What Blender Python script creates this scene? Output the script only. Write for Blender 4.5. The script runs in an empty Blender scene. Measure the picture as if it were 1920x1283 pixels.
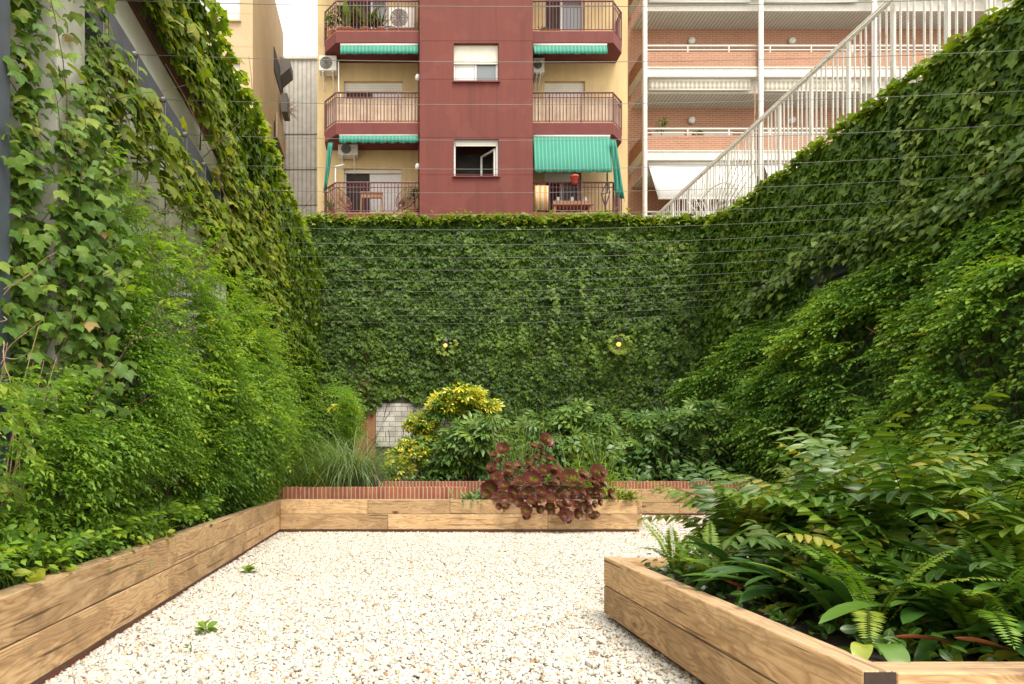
import bpy, math, random
import numpy as np
from mathutils import Vector

random.seed(7)
RNG = np.random.default_rng(11)
SC = bpy.context.scene
COL = SC.collection
PI = math.pi

# ------------------------------------------------------------------ camera geometry (measured from the photograph)
F, VX, VY, CH = 1150.0, 730.0, 866.0, 1.0
def PX(px, Y): return (px - VX) * Y / F
def PZ(py, Y): return CH + (VY - py) * Y / F
def P(px, py, Y): return (PX(px, Y), Y, PZ(py, Y))

cam = bpy.data.cameras.new('camera')
cam.sensor_width = 36.0
cam.lens = F / 1920 * 36
cam.shift_x = (960 - VX) / 1920
cam.shift_y = (VY - 641.5) / 1920
cam.clip_end = 500
co = bpy.data.objects.new('camera', cam)
co.location = (0, 0, CH); co.rotation_euler = (PI / 2, 0, 0)
COL.objects.link(co); SC.camera = co

# ------------------------------------------------------------------ bookkeeping helpers
def tag(o, label=None, cat=None, group=None, kind=None):
    if label: o['label'] = label
    if cat: o['category'] = cat
    if group: o['group'] = group
    if kind: o['kind'] = kind
    return o
def empty(name, loc=(0, 0, 0), label=None, cat=None, group=None):
    o = bpy.data.objects.new(name, None); o.location = loc; o.empty_display_size = .2
    COL.objects.link(o)
    return tag(o, label, cat, group)
def link(name, me, mat, parent=None, world=True):
    o = bpy.data.objects.new(name, me); COL.objects.link(o)
    if mat is not None: me.materials.append(mat)
    if parent is not None:
        o.parent = parent
        if world:                       # vertices are given in world space
            p = parent; off = Vector((0, 0, 0))
            while p is not None: off += p.location; p = p.parent
            o.location = -off
    return o

class MB:
    """collects boxes, quads and tubes, builds ONE mesh object"""
    def __init__(s): s.v = []; s.f = []
    def quad(s, *p):
        b = len(s.v); s.v += [tuple(q) for q in p]; s.f.append(tuple(range(b, b + len(p))))
        return s
    def box(s, x0, x1, y0, y1, z0, z1):
        b = len(s.v)
        s.v += [(x0,y0,z0),(x1,y0,z0),(x1,y1,z0),(x0,y1,z0),(x0,y0,z1),(x1,y0,z1),(x1,y1,z1),(x0,y1,z1)]
        s.f += [tuple(b+i for i in q) for q in ((0,3,2,1),(4,5,6,7),(0,1,5,4),(1,2,6,5),(2,3,7,6),(3,0,4,7))]
        return s
    def prism(s, pts, z0, z1):
        b = len(s.v); n = len(pts)
        s.v += [(x, y, z0) for x, y in pts] + [(x, y, z1) for x, y in pts]
        s.f.append(tuple(b + i for i in reversed(range(n)))); s.f.append(tuple(b + n + i for i in range(n)))
        for i in range(n):
            j = (i + 1) % n; s.f.append((b+i, b+j, b+n+j, b+n+i))
        return s
    def tube(s, path, r, n=6, r2=None, cap=True):
        path = [Vector(p) for p in path]; m = len(path); b = len(s.v)
        for i, p in enumerate(path):
            t = (path[min(i+1, m-1)] - path[max(i-1, 0)]).normalized()
            a = Vector((0, 0, 1)) if abs(t.z) < .9 else Vector((0, 1, 0))
            u = t.cross(a).normalized(); w = t.cross(u)
            rr = r if r2 is None else r + (r2 - r) * i / max(1, m - 1)
            for k in range(n):
                an = 2 * PI * k / n
                s.v.append(tuple(p + u * (rr * math.cos(an)) + w * (rr * math.sin(an))))
        for i in range(m - 1):
            for k in range(n):
                k2 = (k + 1) % n
                s.f.append((b+i*n+k, b+i*n+k2, b+(i+1)*n+k2, b+(i+1)*n+k))
        if cap:
            s.f.append(tuple(b + k for k in reversed(range(n)))); s.f.append(tuple(b + (m-1)*n + k for k in range(n)))
        return s
    def lathe(s, c, prof, n=16):
        b = len(s.v); m = len(prof)
        for r, z in prof:
            for k in range(n):
                a = 2*PI*k/n; s.v.append((c[0]+r*math.cos(a), c[1]+r*math.sin(a), c[2]+z))
        for i in range(m-1):
            for k in range(n):
                k2 = (k+1) % n; s.f.append((b+i*n+k, b+i*n+k2, b+(i+1)*n+k2, b+(i+1)*n+k))
        s.f.append(tuple(b+k for k in reversed(range(n)))); s.f.append(tuple(b+(m-1)*n+k for k in range(n)))
        return s
    def build(s, name, mat, parent=None, bevel=0, smooth=False, world=True):
        me = bpy.data.meshes.new(name); me.from_pydata(s.v, [], s.f); me.update()
        o = link(name, me, mat, parent, world)
        if smooth: me.polygons.foreach_set('use_smooth', [True]*len(me.polygons))
        if bevel:
            m = o.modifiers.new('bevel', 'BEVEL'); m.width = bevel; m.segments = 2; m.limit_method = 'ANGLE'
        return o

# ------------------------------------------------------------------ node helpers
class N:
    def __init__(s, name):
        s.m = bpy.data.materials.new(name); s.m.use_nodes = True
        s.t = s.m.node_tree; s.n = s.t.nodes; s.l = s.t.links
        s.p = s.n['Principled BSDF']; s.out = s.n['Material Output']
    def node(s, typ, **kw):
        x = s.n.new(typ)
        for k, v in kw.items():
            if k == 'inp':
                for a, b in v.items(): s.set(x, a, b)
            else: setattr(x, k, v)
        return x
    def set(s, x, a, b):
        if isinstance(b, bpy.types.NodeSocket): s.l.new(b, x.inputs[a])
        else: x.inputs[a].default_value = b
    def coord(s, which='Object'): return s.node('ShaderNodeTexCoord').outputs[which]
    def mapping(s, vec, scale=(1,1,1), loc=(0,0,0), rot=(0,0,0)):
        m = s.node('ShaderNodeMapping'); s.l.new(vec, m.inputs['Vector'])
        m.inputs['Scale'].default_value = scale; m.inputs['Location'].default_value = loc; m.inputs['Rotation'].default_value = rot
        return m.outputs[0]
    def noise(s, vec, scale=5, detail=4, rough=.55, dist=0):
        return s.node('ShaderNodeTexNoise', inp={'Vector': vec, 'Scale': scale, 'Detail': detail, 'Roughness': rough, 'Distortion': dist}).outputs['Fac']
    def ramp(s, fac, stops, interp='LINEAR'):
        r = s.node('ShaderNodeValToRGB'); r.color_ramp.interpolation = interp
        e = r.color_ramp.elements
        while len(e) < len(stops): e.new(.5)
        for q, (p, c) in zip(e, stops):
            q.position = p; q.color = (c, c, c, 1) if isinstance(c, (int, float)) else (*c, 1)
        s.l.new(fac, r.inputs[0]); return r.outputs[0]
    def mix(s, fac, a, b, mode='MIX'):
        x = s.node('ShaderNodeMix', data_type='RGBA', blend_type=mode)
        s.set(x, 0, fac)
        for i, v in ((6, a), (7, b)):
            if isinstance(v, tuple) and len(v) == 3: v = (*v, 1)
            s.set(x, i, v)
        return x.outputs[2]
    def math(s, op, a, b=0.0, clamp=False):
        x = s.node('ShaderNodeMath', operation=op, use_clamp=clamp); s.set(x, 0, a); s.set(x, 1, b); return x.outputs[0]
    def bump(s, h, strength=.3, dist=.01):
        b = s.node('ShaderNodeBump', inp={'Height': h, 'Strength': strength, 'Distance': dist}); s.l.new(b.outputs[0], s.p.inputs['Normal'])
    def base(s, c):
        if isinstance(c, tuple): s.p.inputs['Base Color'].default_value = (*c, 1)
        else: s.l.new(c, s.p.inputs['Base Color'])
    def rough(s, v): s.set(s.p, 'Roughness', v)

def plain(name, c, rough=.6, metal=0, var=.12, scale=6, spec=None):
    k = N(name); v = k.noise(k.coord(), scale, 5)
    lo = tuple(x * (1 - var) for x in c); hi = tuple(min(1, x * (1 + var)) for x in c)
    k.base(k.ramp(v, [(.3, lo), (.7, hi)])); k.rough(rough); k.p.inputs['Metallic'].default_value = metal
    if spec is not None: k.p.inputs['Specular IOR Level'].default_value = spec
    return k.m

def render_wall(name, c, streak=.12, bump=.25, joints=None):
    """painted cement render, rain streaks and mottling"""
    k = N(name); co_ = k.coord()
    a = k.noise(k.mapping(co_, (2.5, 2.5, .25)), 2.0, 6, .6)
    b = k.noise(co_, .7, 4)
    f = k.math('ADD', k.math('MULTIPLY', a, .6), k.math('MULTIPLY', b, .4))
    c_ = k.ramp(f, [(.3, tuple(x*(1-streak) for x in c)), (.55, c), (.75, tuple(min(1, x*(1+streak*.8)) for x in c))])
    run = k.noise(k.mapping(co_, (5.5, 5.5, .16)), 1.0, 5, .7)
    c_ = k.mix(k.ramp(run, [(.55, 0), (.74, .5)]), c_, tuple(x*.55 for x in c))
    fade = k.noise(co_, 1.1, 2)
    c_ = k.mix(k.ramp(fade, [(.57, 0), (.585, .16)]), c_, tuple(min(1, x*1.25+.02) for x in c))
    k.base(c_); k.rough(.85); k.bump(k.noise(co_, 45, 3), bump, .01)
    return k.m

def brick(name, c1, c2, mortar, axis='x', bw=.22, bh=.065, ms=.012, bias=0, stain=.35):
    k = N(name); sp = k.node('ShaderNodeSeparateXYZ'); k.l.new(k.coord(), sp.inputs[0])
    cb = k.node('ShaderNodeCombineXYZ'); k.l.new(sp.outputs[0 if axis == 'x' else 1], cb.inputs[0]); k.l.new(sp.outputs[2], cb.inputs[1])
    t = k.node('ShaderNodeTexBrick', inp={'Vector': cb.outputs[0], 'Color1': (*c1, 1), 'Color2': (*c2, 1), 'Mortar': (*mortar, 1),
               'Scale': 1.0, 'Mortar Size': ms, 'Brick Width': bw, 'Row Height': bh, 'Bias': bias, 'Mortar Smooth': .1})
    d = k.noise(k.coord(), 3.2, 6, .65)
    k.base(k.mix(stain, t.outputs['Color'], k.ramp(d, [(.3, (.35, .33, .3)), (.7, (1, 1, 1))]), 'MULTIPLY'))
    k.rough(.85); k.bump(t.outputs['Fac'], -.4, .006)
    return k.m

def wood(name, c_hi, c_mid, c_lo, seed=0.0):
    """pine sleeper: grain runs along local X"""
    k = N(name); rnd = k.node('ShaderNodeObjectInfo').outputs['Random']
    vv = k.node('ShaderNodeVectorMath', operation='ADD'); k.l.new(k.coord(), vv.inputs[0])
    cx = k.node('ShaderNodeCombineXYZ'); k.l.new(k.math('MULTIPLY', rnd, 37.0), cx.inputs[0]); k.l.new(k.math('MULTIPLY', rnd, 3.1), cx.inputs[1]); k.l.new(k.math('MULTIPLY', rnd, 5.3), cx.inputs[2])
    k.l.new(cx.outputs[0], vv.inputs[1]); co_ = vv.outputs[0]
    # knots: sparse voronoi cells that push the grain aside
    kv = k.node('ShaderNodeTexVoronoi', inp={'Vector': k.mapping(co_, (1.9, 4.4, 4.4)), 'Scale': 1.0, 'Randomness': 1.0})
    kd = k.ramp(kv.outputs['Distance'], [(0, 1.0), (.16, .28), (.42, 0)])
    gn = k.noise(k.mapping(co_, (.8, 5, 5)), 1.5, 3, .5)
    r = k.math('ADD', k.math('MULTIPLY', gn, 1.7), k.math('MULTIPLY', kd, .75))
    sp = k.node('ShaderNodeSeparateXYZ'); k.l.new(co_, sp.inputs[0])
    q = k.math('ADD', k.math('ADD', k.math('MULTIPLY', sp.outputs[2], 4.5), k.math('MULTIPLY', sp.outputs[1], 2.6)), r)
    ring = k.math('FRACT', k.math('MULTIPLY', q, 8.0))
    ringc = k.ramp(ring, [(0, .15), (.55, .95), (.86, .55), (1, .1)])
    fine = k.noise(k.mapping(co_, (4, 210, 210)), 1.0, 3, .65)
    blot = k.noise(k.mapping(co_, (.8, 3, 3)), 1.6, 4, .6)
    colr = k.ramp(k.math('ADD', k.math('MULTIPLY', ringc, .34), k.math('ADD', k.math('MULTIPLY', fine, .32), k.math('MULTIPLY', blot, .42))), [(.3, c_lo), (.5, c_mid), (.72, c_hi)])
    colr = k.mix(k.ramp(kv.outputs['Distance'], [(.0, 1.0), (.06, .9), (.12, .0)]), colr, (.085, .032, .012))
    wash = k.noise(k.mapping(co_, (1.0, 1.2, 3.2)), 1.2, 6, .6, .8)     # water stains with hard edges
    colr = k.mix(k.ramp(wash, [(.54, 0), (.575, .5), (.70, .25)]), colr, tuple(x * w_ for x, w_ in zip(c_mid, (.50, .44, .38))))
    grime = k.noise(co_, 9, 6, .7)
    colr = k.mix(k.ramp(grime, [(.54, 0), (.74, .65)]), colr, (.17, .12, .075))
    chk = k.noise(k.mapping(co_, (1.1, 42, 42)), 1.0, 2, .5)            # drying checks
    colr = k.mix(k.ramp(chk, [(.64, 0), (.68, .85)]), colr, (.07, .035, .015))
    tone = k.math('ADD', k.math('MULTIPLY', rnd, .35), .82)
    colr = k.mix(1.0, colr, k.node('ShaderNodeCombineColor', inp={0: tone, 1: tone, 2: tone}).outputs[0], 'MULTIPLY')
    # tops weather to grey-brown
    geo = k.node('ShaderNodeNewGeometry'); gz = k.node('ShaderNodeSeparateXYZ'); k.l.new(geo.outputs['Normal'], gz.inputs[0])
    colr = k.mix(k.ramp(gz.outputs[2], [(.6, 0), (.9, .6)]), colr, k.ramp(fine, [(.3, (.13, .085, .05)), (.7, (.38, .27, .175))]))
    k.base(colr); k.rough(.72)
    k.bump(k.math('ADD', k.math('MULTIPLY', fine, .6), k.math('MULTIPLY', ringc, .3)), .35, .004)
    return k.m

def leaf_mat(name, ramp, rough=.45, trans=.36, vein=.0, spec=.24, edge=None):
    """leaf colour: R = which leaf, G = midrib..margin, B = base..tip"""
    k = N(name)
    at = k.node('ShaderNodeAttribute', attribute_name='leaf'); sp = k.node('ShaderNodeSeparateColor'); k.l.new(at.outputs['Color'], sp.inputs[0])
    c = k.ramp(sp.outputs[0], ramp)
    mott = k.noise(k.coord(), 30, 3)
    c = k.mix(.35, c, k.ramp(mott, [(.3, .72), (.7, 1.25)]), 'MULTIPLY')
    if vein: c = k.mix(k.ramp(sp.outputs[1], [(0, vein), (.16, 0)]), c, (.28, .34, .12))
    if edge: c = k.mix(k.ramp(sp.outputs[1], edge[0]), c, edge[1])
    k.base(c); k.rough(rough); k.p.inputs['Specular IOR Level'].default_value = spec
    tr = k.node('ShaderNodeBsdfTranslucent'); k.l.new(k.mix(1.0, c, (1.45, 1.5, .5), 'MULTIPLY'), tr.inputs[0])
    mx = k.node('ShaderNodeMixShader', inp={0: trans}); k.l.new(k.p.outputs[0], mx.inputs[1]); k.l.new(tr.outputs[0], mx.inputs[2])
    k.l.new(mx.outputs[0], k.out.inputs['Surface'])
    return k.m

# ------------------------------------------------------------------ vectorised leaf machinery
_TAB = np.random.default_rng(5).random((256, 256))
def vnoise(u, v, seed=0):
    u = np.asarray(u, float) + seed * 17.3; v = np.asarray(v, float) + seed * 9.7
    iu = np.floor(u).astype(int); iv = np.floor(v).astype(int); fu = u - iu; fv = v - iv
    fu = fu*fu*(3-2*fu); fv = fv*fv*(3-2*fv)
    g = lambda a, b: _TAB[a & 255, b & 255]
    return (g(iu, iv)*(1-fu)+g(iu+1, iv)*fu)*(1-fv)+(g(iu, iv+1)*(1-fu)+g(iu+1, iv+1)*fu)*fv
def fbm(u, v, seed=0):
    return (vnoise(u, v, seed) + .5*vnoise(u*2.1, v*2.1, seed+1) + .25*vnoise(u*4.3, v*4.3, seed+2)) / 1.75
def unit(a): return a / np.maximum(1e-9, np.linalg.norm(a, axis=-1, keepdims=True))
def rnd(n, lo=0., hi=1.): return RNG.uniform(lo, hi, n)
def gau(n, s=1.): return RNG.normal(0, s, n)

class Tmpl:
    """template: verts, faces, across (G) and along (B) parameters"""
    def __init__(s, v, f, g, b=None):
        s.v = np.array(v, float); s.f = f; s.g = np.array(g, float)
        s.b = np.clip(s.v[:, 1], 0, 1) if b is None else np.array(b, float)
        s.loops = np.array([i for q in f for i in q]); s.sizes = np.array([len(q) for q in f])

def t_lance(w=.2, fold=.06, droop=.12, full=False):
    if not full:
        return Tmpl([(0,0,0),(-w,.42,fold),(0,.5,0),(w,.42,fold),(0,1,-droop)], [(0,2,1),(0,3,2),(1,2,4),(2,3,4)], [0,1,0,1,.3])
    ys = [0, .12, .3, .52, .75, .92, 1.0]; ws = [.12, .62, .95, 1.0, .72, .32, 0]
    v, g = [], []
    for y, q in zip(ys, ws):
        z = -droop*y*y
        v += [(-w*q, y, z+fold*q), (0, y, z), (w*q, y, z+fold*q)]; g += [1, 0, 1]
    f = []
    for i in range(len(ys)-1):
        a = 3*i; f += [(a, a+1, a+4, a+3), (a+1, a+2, a+5, a+4)]
    return Tmpl(v, f, g)
def t_ivy(full=True):
    if full:
        half = [(-.10,-.05,0),(-.34,-.13,-.06),(-.52,.06,-.08),(-.58,.26,-.13),(-.70,.46,-.2),(-.46,.47,-.08),(-.30,.52,-.05),(-.27,.68,-.08),(-.14,.82,-.12)]
    else:
        half = [(-.30,-.10,-.04),(-.55,.12,-.07),(-.62,.44,-.16),(-.28,.52,-.05)]
    tip = (0, 1.0, -.22)
    out = half + [tip] + [(-x, y, z) for x, y, z in reversed(half)]
    v = [(0, .28, .02), (0, 0, 0)] + out; n = len(out); f = []; 
    f.append((0, 1, 2)[::-1])
    for i in range(n-1): f.append((0, 3+i, 2+i))
    f.append((0, 1, 2+n-1))
    g = [0, 0] + [1]*n; g[2+len(half)] = .2
    return Tmpl(v, f, g)
def t_palm(lobes, spread, w, fold=.04, droop=.25, petal=1.0, joined=.28):
    v, f, g, bb = [], [], [], []
    for k in range(lobes):
        a = (-1 + 2*k/(lobes-1))*spread; L = petal*(1-.28*abs(a)/PI*1.3)
        c, s_ = math.cos(a), math.sin(a); b = len(v)
        loc = [(0,0,0,0),(-w*.55,joined*L,fold,1),(0,joined*L,0,0),(w*.55,joined*L,fold,1),(-w,.62*L,fold-droop*.3,1),(0,.64*L,-droop*.3,0),(w,.62*L,fold-droop*.3,1),(0,L,-droop,.4)]
        for x, y, z, gg in loc: v.append((x*c+y*s_, y*c-x*s_, z)); g.append(gg); bb.append(y/L if L else 0)
        f += [tuple(b+i for i in q) for q in ((0,2,1),(0,3,2),(1,2,5,4),(2,3,6,5),(4,5,7),(5,6,7))]
    return Tmpl(v, f, g, bb)

def frames(tip, nor):
    """rotation matrices whose columns are x, tip (y), normal (z)"""
    y = unit(tip); z = unit(nor - (nor*y).sum(-1, keepdims=True)*y); x = np.cross(y, z)
    return np.stack([x, y, z], axis=-1)
def scatter(t, pos, M, size, r):
    """returns (verts, loops, sizes, colours)"""
    n = len(pos); k = len(t.v)
    size = np.broadcast_to(np.asarray(size, float), (n,))
    V = np.einsum('nij,kj->nki', M, t.v) * size[:, None, None] + pos[:, None, :]
    L = (t.loops[None, :] + (np.arange(n)*k)[:, None]).ravel()
    S = np.tile(t.sizes, n)
    C = np.empty((n, k, 4), np.float32); C[..., 0] = np.clip(np.broadcast_to(r, (n,)), 0.002, .998)[:, None]; C[..., 1] = t.g; C[..., 2] = t.b; C[..., 3] = 1
    return V.reshape(-1, 3), L, S, C.reshape(-1, 4)
def join(parts):
    vs, ls, ss, cs = [], [], [], []; off = 0
    for v, l, s, c in parts:
        vs.append(v); ls.append(l + off); ss.append(s); cs.append(c); off += len(v)
    return np.concatenate(vs), np.concatenate(ls), np.concatenate(ss), np.concatenate(cs)
def npmesh(name, data, mat, parent=None, smooth=True):
    V, L, S, C = data
    me = bpy.data.meshes.new(name)
    me.vertices.add(len(V)); me.vertices.foreach_set('co', np.ascontiguousarray(V, np.float32).ravel())
    me.loops.add(len(L)); me.loops.foreach_set('vertex_index', L.astype(np.int32))
    me.polygons.add(len(S)); st = np.concatenate([[0], np.cumsum(S)[:-1]]).astype(np.int32)
    me.polygons.foreach_set('loop_start', st)
    try: me.polygons.foreach_set('loop_total', S.astype(np.int32))
    except Exception: pass
    me.update(calc_edges=True)
    a = me.color_attributes.new('leaf', 'FLOAT_COLOR', 'POINT'); a.data.foreach_set('color', np.ascontiguousarray(C, np.float32).ravel())
    if smooth: me.polygons.foreach_set('use_smooth', np.ones(len(S), bool))
    return link(name, me, mat, parent)

LANCE, LANCE_F, LANCE_N = t_lance(.22), t_lance(.2, .05, .2, True), t_lance(.15, .03, .1)
OVAL, OVAL_F = t_lance(.30, .05, .15), t_lance(.30, .06, .22, True)
IVY, IVY_S = t_ivy(True), t_ivy(False)
FATSIA = t_palm(8, 2.3, .135, .03, .20, 1.0, .45)
WHORL = t_palm(7, 2.75, .155, .03, .22, 1.0, .35)

def wall_leaves(t, u0, u1, z0, z1, n, place, nrm, ud, size, dens=None, bulge=None, seed=0, tip_out=.35, up=.75, jit=.35, rbias=0., rscale=1.):
    """shingled climber leaves on a wall; place(u, z, d) -> points"""
    u = rnd(n, u0, u1); z = rnd(n, z0, z1)
    if dens is not None:
        k = RNG.random(n) < dens(u, z); u, z = u[k], z[k]; n = len(u)
    cl = fbm(u*3.3, z*4.1, seed)                                       # small ledges of leaves
    b = bulge(u, z) if bulge is not None else 0
    d = .03 + b + .20*np.clip(cl-.3, 0, 1) + rnd(n, 0, .05)
    pos = place(u, z, d)
    N3 = np.asarray(nrm, float); U3 = np.asarray(ud, float); Z3 = np.array([0, 0, 1.])
    nor = N3*.75 + Z3*up + gau((n, 3), jit)
    tip = -Z3*.9 + N3*tip_out + U3*gau((n, 1), .45) + gau((n, 3), .15)
    r = .12 + .42*rnd(n)**1.4*rscale + .45*np.clip(fbm(u*.9, z*.9, seed+5)-.45, -.3, .5) + rbias + (RNG.random(n) < .015)*.4
    return scatter(t, pos, frames(tip, nor), rnd(n, *size), r)

def spray_leaves(base, dirv, upv, length, leafsize, pairs=5, t=LANCE, droop=.5, r=None, ang=.95):
    """small compound sprays: a drooping stalk with paired leaflets"""
    n = len(base); parts = []; dirv = unit(dirv); side = unit(np.cross(dirv, upv)); nor = np.cross(side, dirv)
    if r is None: r = rnd(n, .1, .6)
    for i in range(pairs+1):
        s = .18 + .82*i/pairs
        c = base + dirv*(length*s)[:, None] - np.array([0, 0, 1.])*(droop*length*s*s)[:, None]
        tang = unit(dirv - np.array([0, 0, 1.])*(2*droop*s))
        if i == pairs:
            parts.append(scatter(t, c, frames(tang, nor+gau((n, 3), .15)), leafsize*rnd(n, .9, 1.2), r+rnd(n, -.05, .1))); break
        for sg in (-1, 1):
            tip = side*sg*math.sin(ang) + tang*math.cos(ang) + gau((n, 3), .2) - np.array([0, 0, .15])
            parts.append(scatter(t, c, frames(tip, nor + gau((n, 3), .25)), leafsize*rnd(n, .7, 1.15)*(1-.25*s), r+rnd(n, -.06, .06)))
    return join(parts)

def blades(base, az, e0, L, droop, w, S=8, fold=.25, r=None, profile='grass', twist=0.):
    """curved tapering leaf strips"""
    n = len(base); e = lambda s: e0 - droop*s
    pts = [base]; ds = 1./S
    for i in range(S):
        a = e((i+.5)*ds); st = (L*ds)[:, None]
        pts.append(pts[-1] + st*np.stack([np.cos(a)*np.cos(az), np.cos(a)*np.sin(az), np.sin(a)], -1))
    V = np.empty((n, S+1, 3, 3)); C = np.zeros((n, S+1, 3, 4), np.float32)
    if r is None: r = rnd(n)
    for i, p in enumerate(pts):
        s = i/S; a = e(s)
        sd = np.stack([-np.sin(az), np.cos(az), np.zeros(n)], -1)
        nr = np.stack([-np.sin(a)*np.cos(az), -np.sin(a)*np.sin(az), np.cos(a)], -1)
        q = twist*s; sd2 = sd*np.cos(q) + nr*np.sin(q); nr2 = nr*np.cos(q) - sd*np.sin(q)
        if profile == 'grass': wf = min(1, .55+2*s)*(1-s)**.6
        elif profile == 'strap': wf = min(1, .5+1.6*s)*min(1, max(0, 1-s)*5.5)**.55
        else: wf = math.sin(PI*min(1, .06+.94*s))**.8
        ww = (w*wf)[:, None]*.5
        V[:, i, 0] = p - sd2*ww + nr2*ww*fold; V[:, i, 1] = p; V[:, i, 2] = p + sd2*ww + nr2*ww*fold
        C[:, i, :, 2] = s; C[:, i, 0, 1] = 1; C[:, i, 2, 1] = 1
    C[..., 0] = np.clip(r, .002, .998)[:, None, None]; C[..., 3] = 1
    q = []
    for i in range(S):
        b = 3*i; q += [(b, b+1, b+4, b+3), (b+1, b+2, b+5, b+4)]
    q = np.array(q).ravel(); m = 3*(S+1)
    Lp = (q[None, :] + (np.arange(n)*m)[:, None]).ravel()
    return V.reshape(-1, 3), Lp, np.full(n*2*S, 4), C.reshape(-1, 4)

def frond(base, az, e0, L, droop, pairs, leaf, t, start=.22, ang=1.15, taper=.55, r=.4, width=.004, sag=.12, shape='holly'):
    """one fern frond: rachis strip + paired leaflets"""
    S = 14; pts = [np.array(base, float)]
    for i in range(S):
        a = e0 - droop*(i+.5)/S; pts.append(pts[-1] + L/S*np.array([math.cos(a)*math.cos(az), math.cos(a)*math.sin(az), math.sin(a)]))
    pts = np.array(pts); side = np.array([-math.sin(az), math.cos(az), 0])
    s = np.linspace(start, .985, pairs); idx = s*S; i0 = np.minimum(idx.astype(int), S-1); fr = (idx-i0)[:, None]
    c = pts[i0]*(1-fr) + pts[i0+1]*fr; tg = unit(pts[i0+1]-pts[i0]); nr = np.cross(tg, np.broadcast_to(side, tg.shape)); nr *= np.sign(nr[:, 2:3]+1e-6)*0+1
    nr = np.stack([-np.sin(e0-droop*s)*math.cos(az), -np.sin(e0-droop*s)*math.sin(az), np.cos(e0-droop*s)], -1)
    if shape == 'holly': sz = leaf*(1-taper*np.maximum(0, (s-.45)/.55)**1.3)*np.minimum(1, .75+1.5*(s-start))
    else: sz = leaf*np.clip(np.sin(PI*np.clip((s-start)/(1-start)*.86+.12, 0, 1))**.55, .15, 1)
    parts = []
    for sg in (-1, 1):
        n = pairs; tip = side[None, :]*sg*math.sin(ang) + tg*math.cos(ang) - np.array([0, 0, sag]) + gau((n, 3), .07)
        parts.append(scatter(t, c + tg*(sg*.25*L*(1-start)/pairs), frames(tip, nr + gau((n, 3), .12)), sz*rnd(n, .9, 1.1), np.clip(r+rnd(n, -.08, .08), 0, 1)))
    parts.append(scatter(t, c[-1:], frames(tg[-1:], nr[-1:]), sz[-1:]*1.1, np.array([r])))
    V = np.empty((S+1, 3, 3)); ww = width*np.linspace(1, .3, S+1)[:, None]; up = np.array([0, 0, 1.])
    V[:, 0] = pts-side*ww; V[:, 1] = pts+up*ww*.8; V[:, 2] = pts+side*ww
    C = np.zeros((S+1, 3, 4), np.float32); C[..., 0] = .02; C[..., 3] = 1; C[..., 1] = .5
    q = []
    for i in range(S):
        b = 3*i; q += [b, b+1, b+4, b+3, b+1, b+2, b+5, b+4, b+2, b, b+3, b+5]
    parts.append((V.reshape(-1, 3), np.array(q), np.full(3*S, 4), C.reshape(-1, 4)))
    return join(parts)

def twigs(mb, start, direction, length, r, wander=.25, seg=8, sub=0):
    p = Vector(start); d = Vector(direction).normalized(); path = [p.copy()]
    for i in range(seg):
        d = (d + Vector((random.gauss(0, wander), random.gauss(0, wander), random.gauss(0, wander*.6)))).normalized()
        p = p + d*(length/seg); path.append(p.copy())
        if sub and random.random() < .45: twigs(mb, p, d+Vector((random.gauss(0, .8), random.gauss(0, .8), random.gauss(0, .5))), length*.4, r*.6, wander, 5, sub-1)
    mb.tube(path, r, 5, r*.35)

#PART2
# ================================================================== MATERIALS
M = {}
M['wood'] = wood('pine_sleeper', (.60, .41, .22), (.475, .295, .14), (.235, .12, .05))
M['wood_end'] = plain('sleeper_end_grain', (.035, .022, .015), .85, var=.4, scale=40)
M['brick_edge'] = None
M['soil'] = plain('soil', (.022, .015, .010), .95, var=.5, scale=30)  # darkened to put the deep shade under the plants into the colour
M['steel'] = plain('blue_grey_painted_steel', (.060, .075, .098), .42, .0, .18, 5)
M['cable'] = plain('stainless_cable', (.15, .15, .14), .45, .6)
M['bark'] = plain('brown_stem', (.085, .050, .030), .9, var=.35, scale=25)
M['dry'] = plain('dry_stalk', (.30, .20, .115), .85, var=.35, scale=18)
M['greenstem'] = plain('green_stem', (.10, .16, .03), .6)
M['redbrown'] = plain('dead_leaf', (.26, .075, .022), .7, var=.4, scale=14)

# ================================================================== WORLD, SUN
W = bpy.data.worlds.new('World'); SC.world = W; W.use_nodes = True
nt = W.node_tree; bg = nt.nodes['Background']
sky = nt.nodes.new('ShaderNodeTexSky'); sky.sky_type = 'NISHITA'; sky.sun_disc = False
SUN_EL, SUN_AZ = 64.0, 156.0          # azimuth clockwise from +Y (north): behind the camera, to its right
sky.sun_elevation = math.radians(SUN_EL); sky.sun_rotation = math.radians(SUN_AZ)
sky.air_density = 1.0; sky.dust_density = 6.0; sky.ozone_density = 1.0
mx = nt.nodes.new('ShaderNodeMix'); mx.data_type = 'RGBA'; mx.inputs[0].default_value = .72
mx.inputs[7].default_value = (8.8, 8.5, 7.7, 1)      # thin bright cloud
nt.links.new(sky.outputs[0], mx.inputs[6]); nt.links.new(mx.outputs[2], bg.inputs['Color'])
bg.inputs['Strength'].default_value = .135
sl = bpy.data.lights.new('sun', 'SUN'); sl.energy = 2.0; sl.angle = math.radians(26); sl.color = (1, .93, .80)
so = bpy.data.objects.new('sun', sl); COL.objects.link(so)
az, el = math.radians(SUN_AZ), math.radians(SUN_EL)
sd = Vector((math.sin(az)*math.cos(el), math.cos(az)*math.cos(el), math.sin(el)))
so.rotation_euler = (-sd).to_track_quat('-Z', 'Y').to_euler(); so.location = sd*60
SC.view_settings.view_transform = 'Standard'; SC.view_settings.look = 'None'; SC.view_settings.gamma = 1
SC.view_settings.exposure = 1.2
SC.cycles.max_bounces = 8; SC.cycles.diffuse_bounces = 7; SC.cycles.transmission_bounces = 4; SC.cycles.transparent_max_bounces = 4

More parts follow.
